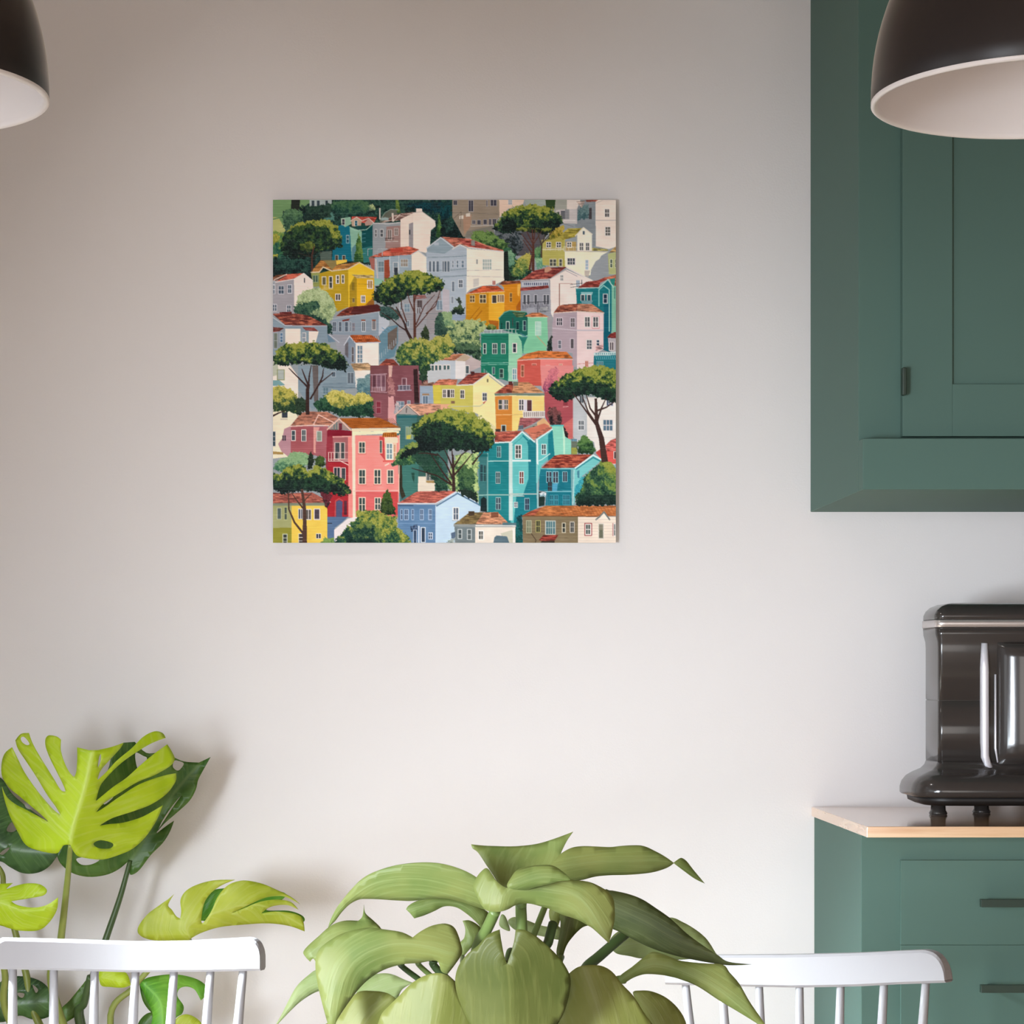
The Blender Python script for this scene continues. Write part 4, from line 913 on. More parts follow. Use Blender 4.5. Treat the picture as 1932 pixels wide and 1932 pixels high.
# dark hollow behind the pine
W([(560, 380), (1100, 380), (1080, 640), (700, 640)], (96, 92, 98)); CR([(540, 330), (800, 320), (860, 420), (860, 560), (780, 640), (680, 600), (560, 420)], [(36, 44, 46), (60, 72, 78), (110, 116, 122)], 10)
CR([(300, 400), (380, 380), (520, 380), (600, 440), (700, 520), (760, 620), (640, 590), (420, 520), (300, 480)], [(44, 68, 52), (70, 100, 60), (116, 146, 84)], 8)
CR([(640, 560), (720, 560), (780, 640), (820, 760), (960, 780), (950, 860), (900, 900), (650, 920)], [(34, 50, 44), (44, 80, 64), (60, 104, 78)], 8)
CR([(690, 600), (740, 580), (780, 700), (720, 760), (690, 720)], [(96, 140, 120), (130, 168, 136)], 6); CR([(800, 680), (900, 610), (960, 640), (950, 770), (850, 850), (720, 860), (760, 780)], [(70, 104, 68), (120, 142, 78), (186, 178, 96)], 9)
CR([(980, 680), (1060, 640), (1110, 700), (1100, 760), (1000, 780)], [(110, 160, 136), (150, 190, 150)], 7); CR([(980, 560), (1050, 540), (1060, 660), (990, 680)], [(60, 110, 84), (110, 150, 104)], 7)
LN([(930, 790), (975, 560)], 20, BR2); 
W([(646, 600), (700, 590), (712, 900), (652, 915)], (34, 44, 42))
# white villa with the pediment
W([(-170, 560), (-20, 440), (200, 545), (30, 630), (-160, 640)], (150, 168, 180)); LN([(-170, 560), (-20, 446), (130, 560)], 12, (206, 212, 218)); W([(-90, 500), (-40, 500), (-40, 530), (-90, 530)], (180, 190, 200))
W([(-175, 600), (20, 620), (110, 560), (190, 520), (262, 570), (258, 1050), (250, 1380), (80, 1380), (60, 1250), (0, 1250), (-20, 1000), (-170, 860)], (180, 192, 204))
W([(0, 990), (75, 1010), (75, 1250), (0, 1250)], (196, 190, 198))
RO([(-10, 438), (290, 458), (480, 530), (650, 580), (650, 602), (300, 556), (200, 520), (130, 548)], (214, 126, 104), (226, 150, 128)); RO([(160, 465), (330, 480), (440, 530), (520, 566), (300, 548), (210, 505)], (166, 72, 64)); W([(305, 478), (345, 478), (348, 535), (305, 530)], (150, 150, 146))
W([(258, 565), (655, 598), (655, 860), (662, 905), (560, 950), (420, 965), (300, 1000), (256, 1040)], (248, 236, 222)); LN([(105, 570), (185, 522), (262, 560), (300, 555), (655, 600)], 12, (222, 218, 216)); LN([(258, 800), (650, 790)], 4, (190, 186, 184)); LN([(258, 860), (655, 870)], 5, (200, 196, 192))
for y in (660, 800, 870): LN([(-160, y), (100, y - 6), (255, y - 20)], 10, (146, 162, 176))
for x in (-145, -105, -65, 0, 20, 50): WN(x, 700, 24, 110, (206, 212, 218), (110, 124, 138), 1, 1, 5)
for x, w in ((105, 12), (150, 16), (205, 22)): WN(x, 695, w, 70, (214, 218, 224), (116, 134, 150), 1, 2, 5)
WN(432, 680, 90, 108, (240, 234, 226), (176, 190, 186), 4, 3, 6, 6); W([(360, 680), (376, 680), (376, 730), (360, 730)], (170, 170, 168)); W([(330, 890), (390, 880), (390, 960), (330, 980)], (214, 210, 204)); WN(535, 910, 30, 44, WHT, (180, 84, 50), 2, 1, 6)
WN(102, 920, 22, 100, (206, 212, 218), (118, 130, 144), 1, 1, 7); WN(176, 902, 38, 76, (214, 218, 224), (90, 100, 112), 2, 2, 8); WN(95, 1080, 20, 70, (206, 212, 218), (150, 160, 172), 1, 1, 6)
CR([(145, 1100), (180, 1085), (205, 1130), (190, 1180), (160, 1130)], [(60, 70, 66), (84, 96, 84)], 5); CR([(70, 1260), (130, 1190), (190, 1160), (235, 1210), (230, 1270)], [(30, 44, 42), (48, 66, 52), (80, 100, 70)], 7); W([(60, 1270), (250, 1275), (250, 1340), (60, 1330)], (150, 164, 186))
# yellow-white house at right
CR([(1160, 380), (1240, 340), (1300, 320), (1300, 430), (1110, 480)], [(84, 96, 44), (160, 146, 64), (190, 170, 84)], 6)
W([(1060, 470), (1310, 460), (1310, 760), (1070, 740)], (190, 184, 108)); W([(1308, 590), (1770, 600), (1700, 640), (1580, 850), (1500, 860), (1310, 760)], (250, 240, 216))
RO([(1110, 470), (1240, 440), (1340, 350), (1510, 345), (1420, 440), (1300, 470), (1090, 480)], (170, 158, 66), (200, 184, 90)); W([(1200, 460), (1250, 440), (1300, 480), (1290, 570), (1090, 570), (1090, 490)], (186, 176, 96)); W([(1320, 490), (1430, 490), (1430, 590), (1320, 590)], (186, 160, 100))
W([(1440, 410), (1510, 340), (1600, 410), (1600, 590), (1440, 590)], (246, 236, 220)); LN([(1420, 430), (1508, 338), (1604, 412)], 10, (226, 220, 206)); W([(1500, 378), (1520, 378), (1520, 415), (1500, 415)], (84, 104, 120))
for x in (1115, 1222, 1335): WN(x, 500, 42, 50, WHT, (88, 96, 92), 2, 2, 7)
for x in (1470, 1535): WN(x, 505, 34, 76, WHT, (96, 100, 100), 2, 2, 7)
LN([(1070, 575), (1300, 570)], 10, (220, 214, 190)); LN([(1300, 590), (1760, 600)], 9, (206, 200, 186)); LN([(1300, 545), (1440, 550)], 5, (226, 220, 200))
for x in range(1080, 1440, 18): LN([(x, 545), (x, 590)], 4, (226, 220, 200))
RO([(1600, 555), (1760, 570), (1780, 590), (1600, 590)], (180, 172, 100)); 
for x in (1150, 1185, 1250): WN(x, 680, 28, 70, (214, 208, 180), (92, 96, 92), 1, 2, 7)
WN(1340, 670, 76, 66, WHT, (76, 84, 92), 3, 2, 7); WN(1532, 690, 26, 100, WHT, (170, 190, 206), 1, 3, 7); W([(1520, 800), (1580, 800), (1560, 870), (1520, 850)], (200, 190, 180))
W([(1580, 880), (1590, 790), (1640, 700), (1770, 620), (1790, 620), (1790, 830), (1640, 910)], (160, 166, 172))
W([(1770, 620), (1870, 600), (1870, 840), (1780, 840)], (186, 192, 140)); RO([(1780, 610), (1830, 560), (1870, 530), (1870, 600)], (196, 160, 100)); WN(1795, 680, 20, 86, (222, 224, 200), (96, 110, 100), 1, 2, 6); WN(1850, 680, 20, 86, (222, 224, 200), (96, 110, 100), 1, 2, 6)
# ochre house
W([(615, 940), (840, 930), (840, 1230), (660, 1240), (655, 980)], (212, 142, 40)); RO([(600, 950), (640, 915), (830, 908), (840, 935), (640, 955)], (150, 84, 54)); W([(800, 950), (840, 945), (820, 1080), (800, 1060)], (236, 184, 90)); WN(720, 1040, 22, 92, (230, 190, 110), (130, 96, 60), 1, 2, 5); W([(790, 1180), (840, 1100), (840, 1230), (790, 1230)], (176, 104, 34))
W([(250, 1050), (495, 1030), (495, 1430), (440, 1380), (248, 1330)], (206, 148, 40)); W([(493, 1030), (660, 1020), (662, 1260), (610, 1300), (600, 1430), (493, 1430)], (234, 180, 62)); RO([(250, 1050), (430, 965), (590, 965), (665, 1022), (500, 1028)], (208, 92, 56), (222, 112, 72)); LN([(250, 1052), (495, 1030), (664, 1024)], 7, (232, 204, 160))
WN(296, 1070, 44, 66, (226, 210, 170), (112, 84, 52), 2, 2, 5); WN(400, 1062, 62, 80, (226, 210, 170), (90, 78, 60), 2, 2, 6); WN(532, 1066, 44, 80, (226, 214, 180), (80, 72, 66), 1, 1, 6); WN(590, 1060, 64, 76, (226, 214, 180), (150, 120, 90), 3, 1, 6); LN([(300, 1310), (400, 1190)], 5, (160, 100, 30)); LN([(345, 1320), (420, 1230)], 14, (180, 120, 34)); W([(490, 1330), (600, 1340), (600, 1430), (520, 1430)], (180, 110, 40))
# white house with the red roof
W([(838, 900), (1160, 885), (1180, 1300), (860, 1240), (838, 1230)], (160, 162, 172)); W([(1150, 890), (1330, 790), (1620, 920), (1440, 990), (1430, 1170), (1250, 1250), (1180, 1300), (1160, 1260)], (240, 228, 222)); RO([(835, 905), (980, 800), (1120, 770), (1330, 760), (1250, 820), (1150, 885)], (156, 70, 66), (204, 118, 100)); W([(1095, 770), (1140, 755), (1170, 790), (1120, 820), (1090, 820)], (206, 160, 136))
LN([(836, 908), (1152, 890), (1330, 788)], 8, (210, 200, 196)); LN([(1328, 766), (1450, 830), (1620, 918)], 16, (236, 228, 220)); LN([(1320, 800), (1440, 860)], 8, (190, 180, 184))
W([(845, 925), (1140, 905), (1140, 960), (845, 975)], (196, 198, 206))
for x in list(range(870, 1050, 22)) + [1075, 1095, 1115]: W([(x, 930), (x + 10, 930), (x + 10, 955), (x, 958)], (62, 74, 110))
RO([(835, 985), (1130, 958), (1140, 985), (1060, 1000), (830, 1018)], (150, 64, 60)); 
for x in (865, 905, 985, 1080, 1115): WN(x, 1060, 26, 100, (206, 206, 212), (92, 96, 104), 1, 1, 6)
for x in range(858, 1140, 16): LN([(x, 1145), (x + 2, 1210)], 4, (84, 84, 92))
LN([(858, 1145), (1140, 1130)], 6, (76, 76, 84)); LN([(1020, 1130), (1020, 1250)], 9, (80, 80, 88)); CR([(1030, 1200), (1130, 1190), (1130, 1250), (1040, 1240)], [(120, 124, 130), (170, 172, 176)], 5)
WN(1264, 850, 24, 56, WHT, (110, 118, 120), 2, 2, 6); LN([(1250, 940), (1250, 1180)], 12, (170, 132, 120)); LN([(1250, 940), (1390, 938)], 5, (200, 160, 150)); WN(1432, 905, 34, 70, WHT, (150, 170, 190), 2, 2, 5)
LN([(1365, 950), (1500, 935)], 5, (80, 76, 80)); LN([(1370, 980), (1480, 965)], 5, (80, 76, 80)); LN([(1490, 900), (1490, 950)], 6, (60, 60, 66))
# teal house at right edge
W([(1425, 990), (1680, 975), (1770, 900), (1830, 960), (1830, 1300), (1800, 1500), (1720, 1500), (1440, 1160)], (34, 126, 134)); W([(1725, 1170), (1800, 1150), (1800, 1680), (1720, 1650)], (26, 106, 124)); W([(1810, 960), (1870, 900), (1870, 1460), (1810, 1480)], (142, 196, 172)); 
RO([(1440, 988), (1540, 920), (1660, 905), (1740, 870), (1800, 880), (1690, 930), (1670, 980)], (160, 70, 60)); RO([(1720, 880), (1870, 840), (1870, 970), (1830, 960), (1820, 900)], (206, 120, 90)); W([(1790, 890), (1850, 880), (1840, 960), (1810, 950)], (50, 140, 130))
LN([(1430, 990), (1680, 982)], 10, (190, 216, 214)); LN([(1665, 990), (1770, 895), (1830, 980)], 12, (170, 214, 206)); LN([(1673, 1180), (1673, 1005), (1725, 960), (1785, 1005), (1785, 1450)], 12, (150, 206, 202))
W([(1480, 1030), (1610, 1030), (1600, 1060), (1485, 1060)], (150, 196, 200)); WN(1485, 1060, 32, 60, WHT, (60, 84, 96), 1, 1, 6); WN(1552, 1060, 34, 60, WHT, (60, 84, 96), 1, 1, 6); W([(1480, 1120), (1610, 1120), (1590, 1160), (1490, 1150)], (120, 160, 170)); WN(1724, 1055, 36, 92, (206, 214, 216), (40, 62, 84), 1, 2, 9)
for x in (1840, 1858): LN([(x, 980), (x, 1100)], 8, (60, 130, 120))
# pink-lilac house
W([(1190, 1250), (1440, 1235), (1440, 1800), (1430, 1830), (1400, 1830), (1390, 1680), (1175, 1660), (1170, 1420)], (184, 168, 178)); W([(1438, 1235), (1725, 1250), (1722, 1640), (1620, 1700), (1610, 1850), (1438, 1850)], (236, 214, 214)); RO([(1188, 1252), (1240, 1180), (1290, 1165), (1450, 1155), (1440, 1232)], (158, 84, 68), (204, 130, 100)); RO([(1440, 1232), (1452, 1155), (1600, 1158), (1728, 1248), (1560, 1240)], (200, 132, 104), (214, 160, 130))
LN([(1190, 1256), (1440, 1238), (1728, 1254)], 10, (220, 206, 196)); LN([(1155, 1415), (1440, 1440), (1720, 1440)], 12, (206, 196, 204)); LN([(1440, 1800), (1610, 1790)], 4, (190, 110, 110))
WN(1222, 1310, 58, 74, (214, 206, 212), (76, 74, 84), 3, 2, 7); WN(1372, 1310, 42, 92, (206, 198, 206), (110, 104, 108), 2, 2, 7); WN(1525, 1300, 50, 100, WHT, (94, 96, 100), 2, 2, 8); WN(1615, 1300, 48, 102, WHT, (94, 96, 100), 2, 2, 8); LN([(1602, 1290), (1602, 1418), (1678, 1418), (1678, 1290), (1602, 1290)], 4, (206, 120, 130))
WN(1240, 1550, 28, 82, (210, 204, 212), (120, 124, 134), 1, 2, 7); WN(1372, 1532, 28, 98, (214, 206, 212), (92, 86, 92), 1, 1, 7); WN(1545, 1545, 48, 96, WHT, (98, 106, 116), 2, 3, 8); WN(1652, 1545, 24, 56, WHT, (70, 84, 108), 1, 2, 7); RO([(1640, 1610), (1720, 1590), (1715, 1640), (1640, 1660)], (206, 160, 160)); WN(1528, 1770, 28, 60, (226, 190, 180), (190, 110, 90), 2, 1, 6)
# small teal and white at lower right edge
W([(1770, 1500), (1870, 1500), (1870, 1670), (1780, 1660)], (190, 184, 190)); RO([(1760, 1520), (1790, 1480), (1840, 1458), (1870, 1460), (1870, 1525)], (146, 56, 52)); WN(1790, 1570, 40, 80, WHT, (110, 100, 108), 2, 1, 6); W([(1620, 1690), (1870, 1670), (1870, 1880), (1620, 1860)], (40, 122, 134)); W([(1620, 1680), (1870, 1665), (1870, 1705), (1620, 1710)], (206, 222, 222))
for x in range(1640, 1870, 22): LN([(x, 1715), (x + 10, 1750)], 10, (96, 166, 176)); W([(x, 1683), (x + 11, 1682), (x + 11, 1700), (x, 1700)], (90, 150, 160))
WN(1650, 1775, 66, 66, (110, 170, 180), (96, 130, 140), 4, 1, 5)
# green house
W([(410, 1470), (710, 1475), (705, 1960), (412, 1960)], (40, 130, 108)); W([(706, 1475), (820, 1480), (860, 1500), (850, 1720), (800, 1760), (800, 1960), (706, 1960)], (160, 214, 182)); W([(605, 1310), (660, 1240), (715, 1225), (900, 1240), (915, 1300), (915, 1500), (820, 1480), (610, 1430)], (32, 106, 94)); W([(910, 1295), (1130, 1300), (1140, 1460), (1110, 1660), (1000, 1680), (850, 1690), (860, 1500), (912, 1490)], (140, 206, 170)); W([(810, 1500), (910, 1510), (870, 1600), (860, 1700), (845, 1560)], (46, 132, 118))
LN([(600, 1312), (660, 1250), (715, 1228), (910, 1245)], 9, (120, 176, 156)); RO([(870, 1290), (960, 1250), (1040, 1250), (1140, 1295), (960, 1300)], (216, 130, 84), (230, 156, 112)); RO([(740, 1240), (890, 1250), (860, 1300), (790, 1300)], (90, 116, 76)); LN([(910, 1302), (1140, 1300)], 7, (190, 226, 200)); W([(895, 1200), (990, 1195), (980, 1250), (900, 1250)], (170, 172, 182))
CR([(460, 1420), (500, 1370), (560, 1380), (580, 1430), (480, 1440)], [(50, 74, 44), (96, 120, 60), (140, 150, 84)], 5)
LN([(435, 1440), (650, 1432)], 6, (210, 220, 214)); LN([(410, 1475), (800, 1470)], 10, (130, 190, 170)); LN([(650, 1430), (790, 1425)], 5, (200, 216, 210))
for x in range(440, 800, 38): LN([(x, 1435), (x, 1470)], 5, (200, 216, 208))
WN(684, 1350, 28, 76, (190, 214, 204), (40, 70, 76), 1, 1, 7); WN(790, 1350, 26, 80, (120, 176, 160), (30, 62, 66), 1, 1, 5); WN(864, 1340, 26, 100, (150, 196, 180), (52, 66, 84), 1, 2, 6); LN([(750, 1310), (752, 1400)], 8, (80, 70, 74)); WN(620, 1360, 20, 60, (40, 120, 106), (28, 84, 76), 1, 1, 4)
WN(996, 1350, 54, 140, (214, 232, 220), (170, 210, 196), 3, 3, 6, 5); LN([(830, 1470), (910, 1510), (850, 1490)], 8, (80, 140, 150)); LN([(840, 1510), (910, 1505)], 5, (150, 180, 190)); LN([(1010, 1500), (1110, 1610)], 14, (180, 186, 150)); CR([(1125, 1560), (1170, 1470), (1175, 1660), (1115, 1660)], [(34, 48, 46), (60, 70, 66)], 5); W([(1120, 1300), (1175, 1290), (1175, 1470), (1130, 1560)], (164, 164, 168))
for y in (1505, 1530): LN([(412, y), (705, y + 4)], 5, (28, 106, 90))
for x, w in ((440, 22), (538, 40), (632, 36)): WN(x, 1585, w, 102, (200, 214, 206), (50, 72, 76), 2 if w > 30 else 1, 2, 8)
WN(755, 1583, 32, 90, WHT, (60, 70, 82), 1, 2, 9); LN([(412, 1790), (705, 1785)], 6, (150, 206, 190)); LN([(412, 1810), (705, 1803)], 5, (150, 206, 190)); WN(448, 1855, 24, 90, (160, 206, 190), (90, 130, 124), 1, 1, 6); WN(535, 1850, 24, 90, (160, 206, 190), (80, 96, 110), 1, 2, 6); WN(612, 1850, 38, 90, (150, 190, 170), (56, 66, 72), 1, 2, 6); WN(752, 1850, 38, 90, (214, 226, 220), (120, 170, 180), 2, 2, 8)
for y in (1700, 1780): LN([(706, y), (845, y - 6)], 4, (130, 190, 160))
# bush at left of green house
CR([(-20, 1240), (60, 1280), (90, 1340), (210, 1340), (330, 1320), (460, 1340), (470, 1400), (400, 1480), (410, 1700), (410, 1770), (250, 1700), (120, 1660), (-20, 1600)], [(42, 66, 58), (66, 98, 82), (110, 136, 100), (160, 176, 124), (178, 192, 140)], 9, .42)
CR([(50, 1600), (200, 1580), (400, 1590), (410, 1770), (240, 1700), (80, 1680)], [(30, 46, 42), (46, 70, 58), (84, 112, 84)], 9)
CR([(-60, 1500), (60, 1480), (80, 1600), (40, 1700), (-60, 1720)], [(96, 112, 56), (160, 156, 70), (184, 180, 96)], 8)
# salmon house
W([(800, 1755), (1050, 1745), (1050, 1960), (800, 1960)], (206, 100, 88)); W([(1048, 1745), (1390, 1748), (1390, 1960), (1048, 1960)], (232, 140, 136)); RO([(795, 1755), (900, 1690), (1030, 1658), (1330, 1670), (1398, 1742), (1060, 1735)], (218, 122, 58), (230, 140, 78)); LN([(800, 1762), (1050, 1748), (1395, 1752)], 9, (236, 190, 176)); LN([(1035, 1665), (1020, 1730)], 4, (160, 90, 50))
WN(845, 1812, 26, 130, (230, 180, 160), (140, 90, 70), 2, 3, 6); WN(960, 1800, 42, 100, (230, 160, 150), (180, 110, 96), 1, 2, 6); WN(1112, 1820, 32, 110, WHT, (80, 100, 104), 2, 2, 8); WN(1250, 1800, 30, 110, (240, 190, 180), (206, 150, 130), 2, 1, 5)
# small white house lower left
W([(0, 1760), (240, 1690), (405, 1770), (410, 1830), (250, 1900), (240, 1960), (-130, 1960), (-130, 1760)], (196, 182, 182)); W([(135, 1765), (245, 1765), (245, 1960), (135, 1960)], (232, 228, 228)); W([(-130, 1760), (135, 1765), (135, 1960), (-130, 1960)], (196, 204, 212)); RO([(-130, 1755), (-60, 1700), (230, 1690), (130, 1762)], (194, 124, 92), (214, 150, 116)); W([(140, 1765), (230, 1690), (300, 1730), (245, 1770)], (190, 172, 150)); 
for x in (-120, -80, -40, 10, 48): WN(x, 1815, 26, 90, WHT, (80, 106, 108), 1, 1, 7)
WN(250, 1820, 30, 80, WHT, (90, 104, 110), 1, 1, 6)
# magenta bush edge
CR([(1150, 1880), (1180, 1860), (1225, 1880), (1230, 1960), (1150, 1960)], [(140, 70, 96), (176, 96, 120)], 5)
# big pine in upper right
CR([(540, 360), (560, 280), (640, 240), (640, 190), (740, 130), (820, 110), (1000, 90), (1150, 130), (1250, 200), (1290, 280), (1260, 330), (1200, 370), (1080, 420), (950, 350), (820, 360), (760, 400), (640, 400)], PINE, 9, .62, .04, 1.0, -.08)
CR([(780, 350), (860, 330), (960, 350), (1160, 340), (1180, 380), (1060, 400), (860, 390), (780, 380)], [(34, 44, 38), (60, 74, 44), (130, 140, 66)], 7)
LN([(968, 800), (972, 560), (960, 360)], 32, BR2, 12)
for a, b in (((962, 560), (840, 400)), ((960, 500), (900, 380)), ((970, 520), (1060, 380)), ((960, 620), (860, 470)), ((978, 480), (990, 360))): LN([a, b], 13, BR2, 6)
LN([(1058, 660), (1062, 520), (1100, 420)], 18, (84, 72, 60), 8); LN([(1062, 540), (1020, 400)], 10, (84, 72, 60)); LN([(1075, 500), (1170, 390)], 10, (84, 72, 60))
# ---- pines of the upper left (front layer)
CQ[0] = 1
CR([(135, 500), (200, 400), (250, 330), (330, 290), (420, 265), (560, 250), (690, 280), (760, 350), (805, 460), (800, 540), (700, 575), (600, 570), (540, 600), (420, 650), (300, 690), (190, 640), (140, 560)], PINE, 9, .55, .06)
CR([(170, 420), (300, 330), (450, 300), (640, 330), (700, 420), (680, 520), (560, 560), (420, 600), (250, 660), (150, 540)], PINE[:4], 9, .35, 0, 1.0, -.12)
CR([(340, 520), (470, 480), (520, 540), (460, 590), (360, 580)], [(60, 80, 50), (110, 124, 60)], 7)
LN([(478, 800), (476, 640), (500, 540)], 22, BR2, 10)
for a, b in (((476, 680), (400, 560)), ((476, 640), (560, 560)), ((478, 700), (580, 600)), ((474, 660), (330, 610))): LN([a, b], 9, (60, 56, 46), 5)
CR([(1120, 1060), (1170, 970), (1280, 890), (1400, 840), (1500, 795), (1640, 800), (1760, 850), (1860, 890), (1900, 940), (1860, 1010), (1740, 1050), (1620, 1060), (1500, 1080), (1420, 1130), (1280, 1180), (1190, 1150), (1130, 1110)], PINE, 9, .55, 0, 1.0, -.05)
CR([(1200, 1200), (1300, 1180), (1420, 1240), (1400, 1330), (1290, 1330), (1210, 1280)], [(44, 70, 66), (70, 100, 96)], 7)
LN([(1578, 1540), (1575, 1300), (1568, 1060)], 32, BR2, 14); LN([(1548, 1550), (1490, 1440), (1470, 1370), (1380, 1190)], 34, BR, 12); LN([(1500, 1450), (1420, 1400), (1330, 1320), (1220, 1250)], 16, BR, 7)
for p in ([(1490, 1350), (1440, 1200), (1430, 1090)], [(1570, 1240), (1520, 1120), (1500, 1040)], [(1580, 1420), (1700, 1280), (1840, 1080)], [(1590, 1380), (1680, 1180), (1790, 1060)], [(1700, 1260), (1800, 1180), (1850, 1010)], [(1450, 1330), (1370, 1230), (1300, 1180)], [(1590, 1060), (1570, 1180)]): LN(p, 14, BR2, 6)
CR([(1690, 1380), (1730, 1450), (1735, 1530), (1700, 1560), (1650, 1540), (1640, 1480)], [(44, 56, 44), (64, 78, 54)], 4)
CR([(1840, 1240), (1890, 1260), (1900, 1400), (1932, 1430), (1900, 1500), (1790, 1490), (1800, 1340)], [(50, 76, 70), (74, 104, 88)], 6); CR([(1860, 1240), (1960, 1240), (2000, 1400), (1900, 1380)], [(110, 144, 112), (150, 176, 132)], 6)
CR([(1390, 1640), (1470, 1560), (1590, 1520), (1740, 1540), (1860, 1490), (1960, 1520), (2010, 1620), (1980, 1700), (1900, 1740), (1760, 1790), (1740, 1880), (1600, 1880), (1450, 1850), (1370, 1750)], [(36, 64, 54), (58, 92, 66), (96, 124, 70), (148, 154, 78), (178, 176, 98)], 9, .4)
# mauve house (lower left of centre)
W([(1110, 1932), (1130, 1880), (1300, 1850), (1760, 1932), (1760, 2420), (1330, 2440), (1100, 2200)], (136, 86, 92))
RO([(1100, 1900), (1200, 1810), (1270, 1745), (1350, 1750), (1440, 1850), (1380, 1870), (1300, 1860), (1180, 1890), (1110, 1932)], (146, 70, 62), (190, 104, 84)); W([(1290, 1850), (1330, 1850), (1330, 1932), (1290, 1932)], (214, 170, 160))
# ---- lower left
CQ[0] = 3
W([(40, -120), (190, -120), (260, -40), (330, 60), (330, 350), (40, 200)], (240, 230, 220)); W([(40, -90), (110, -100), (120, 40), (40, 60)], (190, 194, 176)); WN(110, -10, 66, 100, (150, 156, 110), (176, 184, 180), 1, 1, 8)
W([(330, -60), (940, -60), (945, 180), (830, 200), (480, 420), (330, 200)], (142, 160, 172)); W([(930, -60), (1100, -60), (1090, 120), (990, 140), (945, 180)], (232, 230, 226)); RO([(890, -80), (1080, -85), (1160, -10), (1000, -5), (930, 0)], (196, 160, 118)); W([(930, -5), (1130, -10), (1080, 40), (950, 70)], (240, 232, 224))
WN(860, 20, 62, 116, (184, 196, 206), (110, 120, 130), 2, 1, 7); WN(690, 10, 36, 50, (180, 190, 200), (96, 110, 122), 1, 1, 6); WN(600, 180, 50, 60, (150, 170, 180), (110, 134, 146), 2, 1, 5); W([(480, -60), (545, -60), (545, 320), (500, 330)], (112, 104, 104))
LN([(600, 140), (945, 130)], 7, (116, 136, 150)); LN([(590, 170), (940, 180)], 9, (110, 130, 142)); CR([(960, 80), (1040, 60), (1110, 30), (1110, 260), (960, 230)], [(90, 126, 136), (122, 152, 156)], 7)
W([(40, 100), (130, 100), (190, 150), (120, 160), (40, 160)], (130, 170, 176)); W([(40, 340), (340, 340), (330, 560), (180, 640), (150, 800), (220, 920), (40, 940)], (240, 230, 206)); W([(55, 860), (170, 870), (170, 895), (55, 890)], (170, 140, 84))
W([(155, 440), (215, 440), (215, 500), (155, 500)], (60, 66, 80)); W([(140, 510), (215, 510), (215, 522), (140, 522)], (200, 190, 176)); WN(58, 650, 26, 154, (220, 214, 204), (70, 88, 100), 1, 3, 6)
W([(1100, -60), (1290, -60), (1300, 260), (1100, 240)], (126, 80, 86)); W([(1290, -60), (1620, -60), (1620, 350), (1500, 350), (1360, 340), (1290, 260)], (138, 88, 96)); W([(1110, 240), (1300, 250), (1290, 540), (1180, 500), (1110, 480)], (144, 92, 100)); W([(1295, -60), (1340, -60), (1330, 60), (1300, 80)], (216, 180, 170)); W([(1295, 240), (1350, 260), (1380, 560), (1320, 560), (1290, 520)], (222, 172, 172))
CR([(1290, 60), (1350, 80), (1370, 260), (1290, 280)], [(140, 92, 98), (190, 140, 140), (170, 120, 120)], 7)
WN(1125, 45, 34, 130, (170, 130, 140), (100, 66, 76), 1, 1, 6); WN(1175, 45, 34, 130, (180, 150, 160), (130, 96, 110), 1, 1, 6); WN(1225, 45, 34, 165, (190, 160, 170), (120, 84, 96), 1, 1, 6); LN([(1105, 40), (1280, 30)], 10, (180, 150, 160)); LN([(1110, 220), (1280, 230)], 12, (176, 140, 150))
for x in range(1120, 1280, 16): LN([(x, 170), (x, 215)], 5, (206, 184, 192))
WN(1445, 80, 40, 70, (214, 190, 196), (120, 80, 90), 1, 1, 7); W([(1400, 155), (1530, 150), (1530, 205), (1400, 200)], (110, 106, 120)); LN([(1390, 208), (1540, 205)], 10, (186, 176, 190)); LN([(1395, 155), (1530, 152)], 6, (196, 186, 196))
for x in (1410, 1450, 1490, 1520): LN([(x, 155), (x, 200)], 5, (190, 182, 194))
WN(1385, 330, 76, 84, (200, 206, 212), (120, 140, 156), 2, 2, 7); WN(1500, 320, 26, 30, (190, 190, 200), (130, 140, 150), 1, 1, 5); WN(1170, 330, 40, 120, (170, 120, 130), (140, 60, 74), 1, 2, 6); CR([(1370, 330), (1420, 330), (1400, 450), (1360, 470)], [(170, 170, 176), (206, 190, 190)], 6)
LN([(1600, 360), (1592, 180), (1585, -10)], 50, (58, 40, 42), 44)
# light blue house behind
W([(1630, 150), (1780, 150), (1780, 350), (1500, 350), (1630, 345)], (160, 176, 194)); RO([(1630, 160), (1690, 110), (1780, 120), (1790, 160)], (150, 110, 96)); WN(1665, 270, 50, 80, (196, 204, 216), (110, 130, 150), 2, 1, 7); W([(1660, 240), (1730, 240), (1735, 262), (1655, 262)], (170, 140, 110)); W([(1700, 0), (1960, -20), (1960, 80), (1720, 130)], (200, 204, 208)); RO([(1770, 150), (1860, 90), (1960, 85), (1960, 150)], (198, 110, 84)); W([(1770, 150), (1960, 145), (1960, 355), (1780, 350)], (216, 202, 92))
CR([(1640, -20), (1720, -40), (1720, 90), (1650, 120), (1620, 60)], [(34, 58, 48), (56, 82, 60)], 7)
